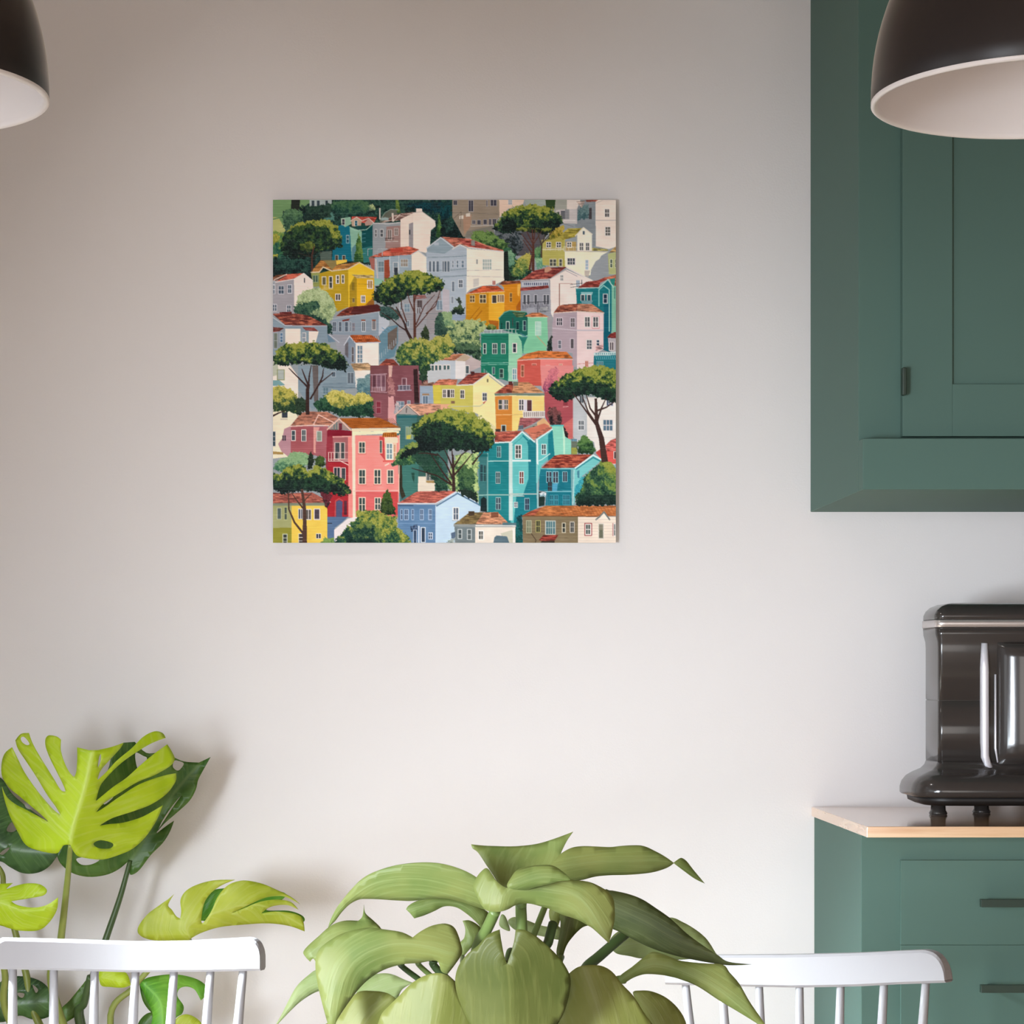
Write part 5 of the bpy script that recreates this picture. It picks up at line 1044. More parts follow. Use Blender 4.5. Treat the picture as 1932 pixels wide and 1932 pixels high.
# salmon roof over teal-green house
W([(1380, 470), (1500, 370), (1640, 500), (1640, 700), (1640, 1300), (1420, 1400), (1400, 1000)], (78, 122, 122)); RO([(1490, 355), (1960, 350), (1960, 440), (1700, 450), (1640, 490), (1540, 400)], (220, 160, 132), (232, 178, 150)); W([(1395, 460), (1492, 372), (1610, 470)], (176, 170, 168)); LN([(1370, 470), (1492, 358), (1640, 480)], 12, (226, 196, 180)); LN([(1490, 395), (1488, 445)], 9, (90, 84, 84)); LN([(1395, 492), (1640, 490)], 24, (50, 110, 118))
W([(1600, 480), (1932, 450), (1932, 1300), (1620, 1320)], (66, 104, 98)); WN(1485, 600, 70, 126, (150, 170, 166), (140, 160, 130), 3, 1, 6); W([(1490, 690), (1540, 680), (1530, 730), (1490, 730)], (206, 200, 96))
W([(1430, 950), (1620, 950), (1615, 1320), (1450, 1340)], (72, 126, 118)); W([(1615, 1130), (1700, 1130), (1800, 1180), (1790, 1290), (1610, 1290)], (232, 222, 206)); WN(1705, 1010, 70, 160, (206, 200, 190), (100, 110, 110), 2, 2, 8); W([(1700, 1175), (1800, 1175), (1790, 1200), (1700, 1195)], (170, 140, 90)); W([(1410, 980), (1440, 960), (1445, 1240), (1480, 1340), (1440, 1370), (1415, 1290)], (60, 58, 46)); W([(1540, 1090), (1575, 1090), (1572, 1200), (1550, 1150)], (46, 84, 74))
# pink house at left
W([(245, 590), (495, 590), (500, 900), (440, 900), (360, 880), (245, 880)], (172, 98, 104)); W([(180, 620), (250, 590), (250, 900), (215, 910), (150, 860), (115, 780), (160, 720)], (190, 148, 158)); W([(493, 595), (650, 590), (640, 940), (500, 900)], (176, 108, 116)); W([(493, 600), (560, 600), (520, 720), (515, 880), (495, 870)], (226, 168, 160)); RO([(240, 595), (360, 450), (440, 434), (640, 438), (760, 500), (700, 560), (660, 590), (490, 580)], (184, 120, 100), (206, 146, 120)); LN([(245, 592), (490, 580), (655, 584)], 12, (236, 206, 196)); LN([(490, 580), (548, 468), (710, 552)], 12, (232, 196, 184))
WN(262, 640, 34, 100, WHT, (70, 84, 92), 1, 2, 8); WN(372, 632, 38, 116, WHT, (58, 72, 80), 2, 2, 8); WN(532, 650, 44, 96, (206, 210, 206), (150, 164, 150), 1, 1, 8); W([(160, 690), (200, 690), (200, 745), (160, 745)], (90, 70, 84)); LN([(180, 690), (180, 745)], 5, WHT)
# big coral house
W([(640, 640), (700, 630), (910, 640), (920, 1560), (640, 1560), (625, 1000)], (158, 60, 74)); W([(700, 700), (870, 700), (870, 960), (700, 960)], (176, 112, 116)); W([(862, 700), (925, 690), (925, 1580), (862, 1560)], (238, 150, 144)); W([(650, 980), (865, 980), (865, 1560), (640, 1560)], (176, 50, 60)); W([(640, 620), (905, 640), (905, 690), (640, 700)], (140, 36, 56))
W([(920, 690), (1420, 690), (1400, 1000), (1410, 1290), (1395, 1560), (925, 1600)], (242, 154, 148)); W([(925, 1290), (1400, 1290), (1395, 1560), (925, 1600)], (222, 112, 112)); W([(1290, 1290), (1400, 1290), (1395, 1540), (1350, 1540)], (206, 84, 84))
RO([(770, 505), (1200, 500), (1420, 605), (900, 615)], (190, 108, 36), (206, 128, 56), .5)
for i in range(34): x = 790 + i * 17.5; LN([(x - 30, 505), (x + 62, 612)], 4, (140, 68, 28))
W([(640, 625), (765, 520), (885, 632)], (170, 150, 146)); W([(765, 560), (800, 560), (800, 630), (765, 630)], (120, 56, 70))
for a, b in ((690, 640), (715, 590), (740, 560)): LN([(a, 630), (a, b - 20)], 10, (100, 130, 130))
LN([(640, 628), (768, 512), (895, 636)], 14, (232, 196, 180)); W([(900, 615), (1425, 610), (1425, 638), (905, 650)], (240, 226, 196)); W([(905, 650), (1410, 640), (1410, 665), (905, 690)], (250, 238, 206)); W([(905, 690), (940, 690), (945, 1580), (915, 1580)], (246, 226, 206)); LN([(1415, 680), (1408, 1300)], 9, (236, 206, 186)); LN([(925, 1285), (1400, 1282)], 9, (246, 196, 190))
LN([(700, 705), (890, 700)], 12, (232, 180, 172))
WN(725, 770, 48, 165, (214, 196, 190), (74, 78, 82), 1, 1, 8); WN(790, 770, 34, 165, (214, 196, 190), (84, 90, 92), 1, 1, 8)
for y in (870, 945, 965): LN([(650, y), (860, y)], 6, (240, 216, 208))
for x in (655, 685, 715, 760): LN([(x, 870), (x, 965)], 6, (240, 216, 208))
LN([(775, 960), (865, 1005)], 9, (240, 216, 208))
WN(715, 1035, 60, 120, (226, 200, 196), (64, 72, 82), 2, 1, 8); WN(795, 1040, 38, 120, (226, 200, 196), (74, 80, 86), 1, 1, 8)
for x, y, w, h in ((985, 765, 56, 110), (985, 1060, 60, 146), (1150, 1060, 58, 146), (1290, 1065, 54, 136), (985, 1360, 58, 140), (1155, 1362, 52, 120)): WN(x, y, w, h, (246, 224, 206), (66, 82, 82), 2, 2, 10, 7); LN([(x - 14, y + h + 12), (x + w + 14, y + h + 12)], 9, (216, 120, 116))
W([(1200, 700), (1250, 710), (1260, 960), (1200, 880)], (206, 82, 84)); W([(1255, 710), (1385, 700), (1380, 960), (1265, 960)], (244, 206, 180)); RO([(1240, 660), (1380, 655), (1392, 706), (1225, 706)], (196, 116, 40), (214, 140, 64))
for x in range(1245, 1390, 22): LN([(x, 665), (x - 4, 704)], 6, (130, 64, 24))
WN(1206, 745, 18, 130, (226, 190, 176), (60, 86, 84), 1, 1, 6); WN(1280, 780, 52, 160, (250, 244, 232), (130, 156, 164), 2, 3, 10, 8); WN(1350, 790, 22, 160, (250, 236, 216), (214, 170, 140), 1, 2, 5); W([(1256, 715), (1400, 715), (1400, 770), (1256, 772)], (248, 226, 200)); LN([(1240, 965), (1395, 960)], 14, (226, 96, 92)); LN([(1260, 1010), (1300, 990)], 14, (250, 220, 206))
W([(735, 1400), (770, 1380), (805, 1400), (800, 1560), (735, 1560)], (92, 96, 130)); W([(820, 1390), (850, 1390), (850, 1540), (820, 1540)], (96, 50, 64)); LN([(725, 1560), (730, 1390), (768, 1365), (808, 1390)], 10, (196, 96, 96))
W([(640, 1560), (860, 1560), (800, 1620), (720, 1680), (720, 1860), (640, 1860)], (96, 122, 156)); W([(715, 1700), (860, 1580), (960, 1560), (960, 1620), (860, 1700), (740, 1830), (715, 1810)], (236, 228, 228)); LN([(640, 1630), (690, 1630)], 8, (50, 54, 60))
CR([(1280, 1255), (1320, 1330), (1365, 1480), (1370, 1535), (1250, 1540), (1205, 1500), (1215, 1400)], [(38, 56, 40), (56, 76, 42), (78, 100, 52)], 5)
W([(1390, 1410), (1420, 1400), (1420, 1560), (1395, 1560)], (190, 120, 110))
# blue house (bottom centre)
W([(1395, 1430), (1800, 1430), (1800, 1880), (1540, 1880), (1400, 1700)], (106, 140, 176)); W([(1800, 1440), (1932, 1350), (2040, 1290), (2290, 1420), (2270, 1520), (2010, 1640), (2000, 1880), (1800, 1880)], (200, 222, 240)); RO([(1400, 1415), (1600, 1290), (2030, 1280), (1930, 1350), (1800, 1415), (1700, 1412)], (192, 98, 86), (216, 130, 112)); LN([(1395, 1418), (1800, 1420), (2035, 1284), (2290, 1430)], 13, (216, 222, 230)); LN([(1810, 1445), (2035, 1310), (2280, 1440)], 14, (92, 126, 156)); LN([(1400, 1440), (1560, 1440)], 14, (70, 100, 134))
for x, w in ((1430, 14), (1470, 34), (1550, 12), (1638, 28), (1730, 26)): WN(x, 1485, w, 104, (176, 196, 218), (78, 98, 128), 2 if w > 20 else 1, 2, 7)
LN([(1400, 1630), (1800, 1630)], 8, (130, 162, 196)); CR([(1530, 1660), (1600, 1640), (1610, 1700), (1540, 1720)], [(50, 66, 90), (90, 110, 140)], 5); WN(1565, 1705, 30, 150, (190, 206, 224), (70, 88, 112), 1, 1, 6); WN(1650, 1680, 36, 150, (216, 226, 236), (60, 74, 92), 1, 1, 9); LN([(1622, 1660), (1622, 1850)], 14, (216, 226, 238)); WN(1728, 1735, 34, 60, (214, 224, 236), (66, 84, 110), 2, 2, 7)
# yellow house bottom left
W([(40, 1430), (260, 1430), (260, 1680), (40, 1690)], (170, 172, 124)); W([(40, 1680), (262, 1675), (262, 1860), (40, 1860)], (150, 148, 62)); W([(258, 1430), (640, 1430), (640, 1800), (560, 1860), (258, 1860)], (238, 206, 98)); RO([(40, 1300), (200, 1310), (480, 1300), (670, 1400), (640, 1412), (40, 1418)], (178, 96, 84), (206, 130, 108)); W([(40, 1415), (645, 1410), (645, 1440), (40, 1440)], (136, 146, 128)); LN([(600, 1400), (675, 1402)], 10, (226, 206, 196))
WN(108, 1470, 36, 112, (206, 208, 180), (96, 110, 108), 1, 1, 7); WN(185, 1460, 22, 130, (190, 196, 150), (84, 96, 88), 1, 2, 6); WN(336, 1480, 60, 100, (226, 220, 220), (84, 96, 108), 3, 1, 7); WN(415, 1486, 50, 100, (226, 220, 220), (96, 90, 84), 2, 1, 7); WN(505, 1480, 50, 104, (226, 216, 220), (84, 74, 84), 1, 1, 9)
WN(170, 1750, 38, 110, (206, 210, 190), (70, 76, 72), 1, 3, 7); WN(338, 1745, 44, 110, WHT, (70, 62, 60), 1, 3, 7); WN(526, 1745, 44, 44, WHT, (60, 62, 72), 2, 1, 7)
# vegetation of lower left
CR([(55, 170), (130, 150), (240, 190), (320, 250), (335, 330), (300, 380), (320, 470), (230, 440), (130, 430), (50, 440)], YEL[:4] , 8, .62, 0, 1.0, -.05)
CR([(300, 290), (380, 280), (430, 340), (430, 420), (380, 440), (330, 500), (300, 420)], [(34, 48, 40), (52, 72, 56)], 7)
CR([(480, 360), (560, 300), (640, 240), (760, 240), (900, 260), (1060, 250), (1140, 320), (1130, 490), (980, 490), (760, 480), (640, 430), (520, 430)], [(30, 58, 50), (44, 80, 62), (60, 100, 72)], 8)
CR([(620, 260), (700, 190), (800, 220), (900, 260), (980, 220), (1080, 240), (1140, 310), (1040, 350), (900, 370), (780, 400), (700, 380), (640, 320)], [(120, 132, 76), (170, 166, 84), (196, 186, 100), (206, 198, 120)], 9, .4)
LN([(430, 460), (430, 200), (440, 150)], 40, BR, 32)
for p in ([(430, 170), (340, 80), (230, -30)], [(440, 160), (400, 60), (370, -20)], [(440, 150), (450, 40), (470, -60)], [(460, 300), (560, 130), (700, 20)], [(550, 150), (590, 60), (600, -20)], [(60, 480), (120, 450), (200, 420)]): LN(p, 20, BR, 9)
CR([(50, -130), (100, -230), (200, -290), (330, -310), (500, -310), (640, -290), (720, -230), (830, -150), (870, -60), (840, 0), (720, -20), (600, -50), (460, -70), (330, -80), (200, -60), (70, -60)], PINE, 9, .55, -.04, 1.0, -.05)
CR([(60, 1060), (100, 960), (200, 920), (260, 870), (360, 870), (440, 900), (440, 1000), (340, 1040), (200, 1080)], [(70, 116, 92), (110, 150, 116), (146, 180, 136)], 8)
CR([(430, 1000), (440, 900), (470, 860), (500, 960), (480, 1040), (430, 1050)], [(36, 48, 42), (50, 62, 48)], 4); CR([(500, 940), (560, 905), (610, 930), (620, 1010), (560, 1030), (510, 1000)], [(44, 58, 40), (76, 100, 52)], 6)
CR([(40, 1200), (60, 1080), (140, 1100), (200, 1030), (320, 1000), (400, 1020), (430, 1080), (520, 1010), (620, 1040), (700, 1100), (800, 1150), (880, 1240), (900, 1310), (820, 1340), (700, 1320), (560, 1280), (420, 1290), (300, 1270), (180, 1300), (60, 1270)], PINE, 8, .5, .1, 1.0, .0)
CR([(60, 1180), (200, 1160), (400, 1150), (520, 1100), (640, 1150), (720, 1250), (640, 1320), (480, 1280), (300, 1300), (160, 1310), (60, 1270)], PINE[:3], 8, .4)
CR([(560, 1290), (700, 1330), (640, 1480), (600, 1400)], [(60, 40, 48), (110, 50, 60)], 5)
LN([(400, 1860), (400, 1650), (395, 1450), (370, 1270)], 50, (88, 66, 58), 26); LN([(400, 1760), (290, 1620), (230, 1480), (225, 1300)], 24, (88, 66, 58), 12); LN([(390, 1480), (310, 1380), (250, 1290)], 18, (88, 66, 58), 8); LN([(395, 1390), (470, 1310)], 14, (88, 66, 58), 8)
CR([(690, 1860), (760, 1780), (850, 1660), (950, 1600), (960, 1480), (1060, 1500), (1150, 1490), (1260, 1540), (1380, 1560), (1400, 1680), (1500, 1760), (1540, 1860)], [(36, 70, 60), (48, 88, 70), (90, 120, 66), (140, 148, 74), (166, 168, 84)], 9, .3, .2)
CR([(960, 1640), (1100, 1600), (1200, 1700), (1280, 1800), (1100, 1860), (840, 1860), (860, 1720)], [(28, 54, 50), (44, 78, 64), (110, 130, 70)], 9); CR([(560, 1860), (620, 1780), (700, 1790), (720, 1860)], [(90, 124, 72), (130, 160, 92)], 6)
CR([(1370, 950), (1400, 850), (1500, 790), (1560, 760), (1640, 780), (1640, 950), (1560, 1000), (1440, 1010), (1320, 1000)], [(50, 88, 66), (80, 120, 76), (140, 156, 84)], 8, .3)
# ---- lower right
CQ[0] = 4
W([(380, 400), (570, 330), (600, 640), (560, 700), (380, 560)], (226, 218, 176)); W([(-20, 150), (330, 150), (330, 460), (160, 420), (-20, 360)], (206, 198, 108)); W([(325, 150), (490, 25), (660, 160), (560, 240), (570, 600), (520, 560), (400, 470), (325, 440)], (244, 232, 174)); RO([(150, 150), (270, 40), (350, 20), (490, 20), (420, 80), (325, 145)], (150, 68, 62), (196, 112, 94)); RO([(-110, 150), (-40, 92), (160, 90), (145, 150)], (204, 118, 90)); W([(300, 5), (340, 5), (345, 40), (305, 45)], (90, 50, 50))
LN([(150, 152), (325, 146), (490, 26), (670, 160)], 14, (226, 224, 214)); LN([(500, 50), (640, 160)], 10, (170, 176, 180)); W([(475, 85), (492, 85), (492, 120), (475, 120)], (130, 120, 90))
for x in (5, 50, 92): WN(x, 200, 30, 80, WHT, (84, 78, 76), 1 if x == 50 else 2, 2 if x != 50 else 1, 7)
WN(194, 206, 36, 84, WHT, (80, 84, 86), 2, 2, 8); WN(430, 238, 40, 76, WHT, (70, 80, 90), 2, 2, 8); W([(430, 340), (475, 310), (440, 355)], (190, 80, 80)); LN([(90, 380), (400, 376), (440, 350)], 8, (200, 200, 176)); W([(90, 320), (130, 320), (130, 350), (90, 350)], (140, 110, 90)); W([(-20, 355), (80, 355), (20, 410), (-20, 410)], (226, 176, 146))
# salmon tall
W([(805, -60), (1050, -60), (1060, 160), (1000, 160), (810, 120)], (206, 100, 90)); W([(1045, -60), (1400, -60), (1400, 240), (1100, 240), (1060, 180)], (228, 150, 148)); CR([(1080, 100), (1120, 40), (1160, -20), (1230, -40), (1230, 120), (1160, 240), (1080, 220)], [(150, 80, 110), (186, 106, 126), (214, 130, 140)], 8)
W([(1085, 230), (1150, 220), (1395, 240), (1395, 720), (1290, 640), (1160, 600), (1100, 500)], (178, 92, 100)); W([(1250, 600), (1395, 500), (1395, 730), (1290, 720)], (206, 116, 112)); W([(400, -60), (700, -60), (700, 110), (560, 60), (500, 20)], (38, 128, 106)); W([(700, -60), (800, -60), (800, 110), (705, 110)], (168, 214, 190)); WN(752, -20, 38, 110, WHT, (130, 170, 180), 2, 2, 7); WN(842, -60, 26, 120, (230, 170, 150), (150, 96, 76), 1, 2, 6); WN(612, -20, 36, 90, (160, 200, 180), (56, 76, 76), 1, 2, 6); WN(535, -40, 22, 70, (160, 200, 180), (90, 100, 116), 1, 1, 6)
W([(1290, 310), (1340, 300), (1340, 370), (1290, 370)], (150, 70, 80)); LN([(1290, 385), (1345, 380)], 6, (226, 180, 180))
# ochre / yellow
W([(560, 250), (745, 250), (745, 640), (575, 640)], (214, 142, 68)); W([(742, 250), (1088, 255), (1088, 480), (860, 500), (800, 640), (742, 640)], (246, 218, 142)); RO([(555, 240), (680, 150), (750, 130), (760, 235)], (168, 78, 62), (206, 118, 90)); RO([(740, 238), (770, 120), (920, 118), (1090, 235)], (210, 148, 104), (226, 172, 128)); W([(555, 240), (1095, 240), (1090, 262), (560, 268)], (120, 140, 126)); LN([(560, 268), (745, 262), (1090, 270)], 7, (240, 226, 190)); W([(705, 112), (745, 112), (745, 150), (705, 150)], (96, 50, 50)); W([(760, 115), (808, 115), (808, 160), (760, 160)], (120, 126, 110)); LN([(760, 118), (740, 235)], 4, (150, 80, 60))
LN([(570, 470), (745, 465)], 8, (236, 196, 140)); WN(602, 310, 34, 98, (220, 206, 190), (78, 84, 84), 1, 2, 5); WN(664, 310, 34, 98, (220, 206, 190), (78, 84, 84), 2, 2, 5); W([(640, 305), (662, 305), (662, 410), (640, 410)], (196, 190, 196)); WN(822, 308, 44, 108, WHT, (84, 84, 92), 2, 2, 8); W([(870, 305), (902, 305), (902, 430), (870, 430)], (214, 210, 220)); WN(905, 312, 48, 130, WHT, (96, 62, 66), 1, 1, 6); 
W([(860, 440), (1092, 432), (1092, 492), (870, 498)], (170, 156, 150)); LN([(855, 435), (1095, 432)], 10, WHT); LN([(865, 496), (1092, 492)], 12, WHT)
for x in range(865, 1092, 22): LN([(x, 440), (x, 490)], 9, WHT)
LN([(745, 470), (860, 465)], 5, (210, 180, 120)); WN(636, 585, 36, 60, (190, 210, 206), (60, 60, 60), 1, 1, 8); W([(565, 620), (620, 620), (615, 660), (570, 660)], (70, 60, 56))
RO([(830, 500), (1070, 505), (960, 570), (870, 610), (810, 600)], (170, 96, 100)); W([(1010, 550), (1080, 500), (1160, 580), (1150, 620), (1000, 620)], (226, 186, 140)); W([(870, 620), (1010, 560), (1020, 640), (860, 640)], (150, 150, 140)); WN(965, 588, 30, 46, (150, 170, 160), (60, 80, 80), 1, 1, 6); W([(815, 585), (865, 580), (865, 620), (810, 625)], (100, 110, 120))
# far right pale house
W([(1395, 260), (1550, 300), (1550, 720), (1440, 760), (1395, 700)], (196, 200, 204)); W([(1545, 280), (1870, 280), (1870, 860), (1640, 860), (1620, 760), (1545, 720)], (240, 234, 228)); WN(1458, 532, 52, 96, (222, 224, 226), (74, 84, 92), 3, 2, 8); WN(1722, 525, 96, 110, WHT, (98, 124, 144), 3, 2, 9); LN([(1545, 712), (1870, 718)], 4, (200, 196, 192)); WN(1470, 260, 40, 80, (210, 210, 212), (66, 76, 84), 2, 1, 5); WN(1760, 290, 60, 80, (220, 220, 224), (70, 84, 110), 3, 1, 6)
W([(1380, 720), (1440, 750), (1440, 890), (1375, 890)], (110, 120, 106)); W([(1378, 820), (1440, 820), (1440, 890), (1378, 890)], (156, 160, 84)); WN(1385, 730, 50, 20, (140, 180, 196), (90, 130, 150), 3, 1, 3)
W([(1640, 880), (1700, 840), (1790, 850), (1870, 860), (1870, 1000), (1800, 1010), (1700, 950)], (222, 104, 96)); RO([(1740, 800), (1800, 740), (1870, 715), (1870, 860), (1760, 860)], (206, 98, 90)); W([(1640, 870), (1700, 830), (1770, 850), (1720, 950)], (196, 84, 80)); LN([(1820, 1000), (1870, 1000)], 12, (226, 222, 222)); WN(1836, 865, 40, 70, WHT, (110, 84, 84), 1, 1, 6); CR([(1810, 1005), (1870, 1000), (1870, 1060), (1830, 1050)], [(120, 160, 170), (150, 180, 190)], 5)
CR([(1440, 760), (1500, 690), (1540, 680), (1590, 740), (1640, 850), (1590, 890), (1450, 890)], [(40, 66, 46), (60, 96, 60), (96, 132, 76)], 7); CR([(1115, 470), (1140, 400), (1200, 390), (1270, 440), (1280, 560), (1320, 640), (1360, 700), (1300, 700), (1290, 600), (1160, 580)], [(40, 32, 36), (70, 54, 54), (130, 84, 84)], 7)
# turquoise house
W([(395, 770), (730, 765), (730, 1640), (480, 1530), (385, 1420)], (38, 136, 142)); W([(375, 880), (480, 880), (480, 1500), (385, 1420)], (66, 124, 126)); W([(730, 760), (850, 650), (1000, 770), (1010, 1470), (870, 1540), (780, 1640), (730, 1640)], (110, 196, 196)); W([(905, 760), (950, 720), (1000, 780), (1010, 1470), (880, 1530), (770, 1660), (760, 1640), (790, 1340), (860, 1330), (920, 1150), (915, 800)], (34, 130, 142)); W([(1000, 720), (1180, 620), (1180, 900), (1060, 1010), (1020, 1200), (1000, 1200)], (110, 196, 196)); W([(1130, 680), (1190, 610), (1200, 920), (1130, 960)], (34, 134, 146))
W([(1165, 585), (1290, 580), (1310, 700), (1375, 740), (1375, 890), (1200, 920), (1178, 640)], (150, 216, 196)); W([(1285, 585), (1312, 700), (1312, 890), (1295, 890)], (200, 236, 214)); LN([(1155, 585), (1295, 582)], 14, (90, 190, 190)); W([(1000, 640), (1170, 600), (1175, 625), (1000, 720)], (206, 120, 104))
RO([(560, 650), (850, 640), (730, 755), (560, 765)], (190, 92, 78), (214, 126, 104)); RO([(860, 640), (1090, 590), (1165, 605), (1010, 720), (975, 740), (900, 660)], (206, 120, 98), (222, 144, 120)); W([(870, 630), (1090, 560), (1150, 590), (1000, 660), (900, 660)], (210, 128, 106))
LN([(560, 768), (730, 760), (852, 650), (985, 760)], 14, (222, 238, 238)); LN([(1010, 735), (1175, 622)], 14, (222, 238, 238)); LN([(745, 800), (860, 700)], 5, (60, 150, 156)); LN([(860, 690), (970, 800)], 18, (44, 140, 150)); W([(710, 765), (748, 765), (752, 1600), (710, 1600)], (206, 226, 222)); LN([(482, 880), (482, 1500)], 12, (150, 190, 186)); LN([(1012, 730), (1016, 1000)], 20, (226, 240, 238)); LN([(1012, 1000), (1020, 1460)], 12, (160, 206, 206)); LN([(386, 880), (386, 1420)], 8, (130, 170, 166))
LN([(490, 965), (710, 962)], 9, (190, 226, 222)); LN([(750, 960), (940, 960)], 20, (226, 244, 240)); LN([(390, 1328), (720, 1326)], 14, (150, 190, 184)); LN([(720, 1318), (1010, 1316)], 12, (196, 206, 200)); LN([(720, 1338), (870, 1338)], 10, (206, 214, 206)); LN([(1020, 965), (1060, 950), (1150, 885)], 9, (206, 236, 234))
for x, y, w, h, fr, c in ((585, 810, 34, 112, (150, 196, 196), (60, 78, 88)), (784, 798, 54, 132, (240, 240, 236), (92, 98, 96)), (1064, 788, 40, 104, (222, 236, 234), (74, 96, 100)), (574, 1086, 38, 114, (190, 200, 200), (64, 92, 98)), (826, 1080, 38, 122, (230, 232, 230), (120, 74, 66)), (574, 1358, 44, 122, (170, 196, 196), (70, 86, 100)), (770, 1408, 30, 48, (226, 230, 226), (110, 120, 130)), (884, 1366, 40, 120, (150, 190, 196), (44, 50, 76))): WN(x, y, w, h, fr, c, 2, 3 if h > 125 else 2, 10 if w > 50 else 7, 6)
WN(402, 1000, 28, 180, (80, 140, 140), (52, 80, 88), 1, 2, 5); WN(440, 1010, 26, 170, (80, 140, 140), (56, 90, 92), 1, 2, 5); W([(405, 1500), (410, 1370), (440, 1345), (470, 1370), (475, 1510)], (34, 50, 52)); LN([(400, 905), (475, 905)], 30, (34, 110, 112))
# small turquoise house in front
W([(1050, 1045), (1400, 1045), (1400, 1290), (1390, 1440), (1100, 1440), (1110, 1290), (1030, 1280), (1035, 1120)], (34, 124, 140)); W([(1400, 1050), (1610, 900), (1700, 950), (1640, 1010), (1500, 1120), (1430, 1290), (1410, 1430), (1398, 1430)], (130, 206, 206)); RO([(1055, 1040), (1200, 905), (1260, 895), (1600, 893), (1440, 1025), (1400, 1035)], (160, 66, 54), (204, 116, 88)); LN([(1420, 1040), (1612, 900), (1700, 948)], 16, (226, 240, 240)); LN([(1055, 1045), (1410, 1048)], 11, (130, 206, 210)); LN([(1430, 1050), (1612, 925), (1690, 965)], 14, (54, 146, 158)); LN([(1385, 1060), (1395, 1430)], 26, (130, 176, 180)); LN([(1408, 1060), (1395, 1430)], 9, (190, 220, 220))
for x, w, y, h in ((1115, 48, 1080, 110), (1185, 50, 1080, 115), (1290, 40, 1082, 100)): WN(x, y, w, h, (150, 196, 206), (64, 60, 74), 2 if w > 45 else 2, 2 if w > 45 else 1, 7)
WN(1130, 1190, 40, 95, (60, 120, 130), (64, 50, 56), 2, 2, 4); W([(1175, 1210), (1235, 1200), (1225, 1285), (1175, 1285)], (90, 166, 196)); LN([(1090, 1290), (1375, 1288)], 10, (150, 206, 216)); W([(1030, 1290), (1100, 1290), (1090, 1440), (1030, 1450)], (40, 60, 56)); CR([(1035, 1300), (1100, 1290), (1105, 1340), (1040, 1345)], [(150, 180, 190), (220, 226, 230)], 5)
for x in (1150, 1200, 1290, 1325): WN(x, 1330, 34, 100, (80, 160, 176), (54, 110, 126), 2, 2, 5)
W([(1110, 1300), (1130, 1300), (1135, 1440), (1110, 1440)], (60, 130, 146)); W([(1440, 1075), (1465, 1060), (1465, 1150), (1445, 1140)], (80, 140, 160)); CR([(1420, 1240), (1480, 1150), (1560, 1080), (1620, 1060), (1560, 1200), (1440, 1340), (1410, 1340)], [(60, 160, 176), (84, 176, 186)], 6)
# teal shade below the house, bottom
W([(700, 1640), (760, 1640), (790, 1640), (790, 1600), (850, 1530), (860, 1860), (780, 1860), (770, 1640)], (28, 96, 106)); CR([(790, 1560), (850, 1540), (855, 1860), (780, 1860)], [(30, 84, 84), (34, 110, 110), (24, 70, 76)], 8)
# bottom right brown-grey house
W([(855, 1555), (1455, 1560), (1455, 1860), (860, 1860)], (138, 124, 98)); W([(1450, 1560), (1870, 1560), (1870, 1860), (1450, 1860)], (236, 222, 208)); RO([(840, 1555), (940, 1500), (1110, 1440), (1870, 1440), (1870, 1555), (1500, 1556)], (196, 118, 66), (216, 144, 90), .7); RO([(850, 1552), (960, 1495), (1060, 1465), (980, 1545)], (170, 84, 60)); LN([(850, 1552), (1450, 1556), (1660, 1560)], 8, (120, 84, 56))
for i in range(20): x = 1250 + i * 36; LN([(x, 1445), (x + 60, 1550)], 4, (170, 92, 46))
W([(1650, 1590), (1725, 1510), (1790, 1590)], (240, 228, 216)); LN([(1640, 1592), (1680, 1560), (1728, 1508), (1790, 1592)], 16, (120, 128, 128)); 
for y in range(1590, 1850, 32): LN([(862, y), (1448, y + 3)], 3, (116, 102, 80)); LN([(1455, y), (1865, y)], 3, (206, 190, 178))
WN(902, 1605, 44, 124, (176, 176, 150), (130, 134, 112), 2, 2, 8); WN(1005, 1605, 36, 116, (176, 172, 110), (60, 60, 54), 2, 2, 8); WN(1108, 1610, 94, 134, (190, 196, 190), (84, 124, 132), 4, 2, 10, 7); WN(1284, 1632, 26, 92, (206, 200, 180), (66, 70, 66), 1, 2, 8); WN(1370, 1620, 34, 104, (206, 200, 190), (60, 64, 66), 2, 2, 8)
RO([(1030, 1810), (1080, 1755), (1240, 1755), (1200, 1815), (1060, 1820)], (150, 60, 54), (186, 90, 72)); W([(1060, 1820), (1200, 1815), (1200, 1840), (1050, 1840)], (70, 62, 52)); LN([(950, 1740), (1000, 1810), (990, 1850)], 8, (84, 70, 56))
LN([(1521, 1630), (1595, 1630), (1595, 1760), (1521, 1760), (1521, 1630)], 9, (160, 72, 76)); WN(1535, 1645, 46, 100, WHT, (90, 100, 96), 2, 2, 7); WN(1674, 1640, 44, 150, (222, 214, 204), (140, 136, 120), 1, 2, 9); W([(1676, 1700), (1716, 1700), (1716, 1780), (1676, 1785)], (110, 112, 96)); WN(1836, 1640, 30, 120, WHT, (96, 104, 100), 2, 2, 9); LN([(1824, 1630), (1824, 1765)], 6, (160, 72, 76))
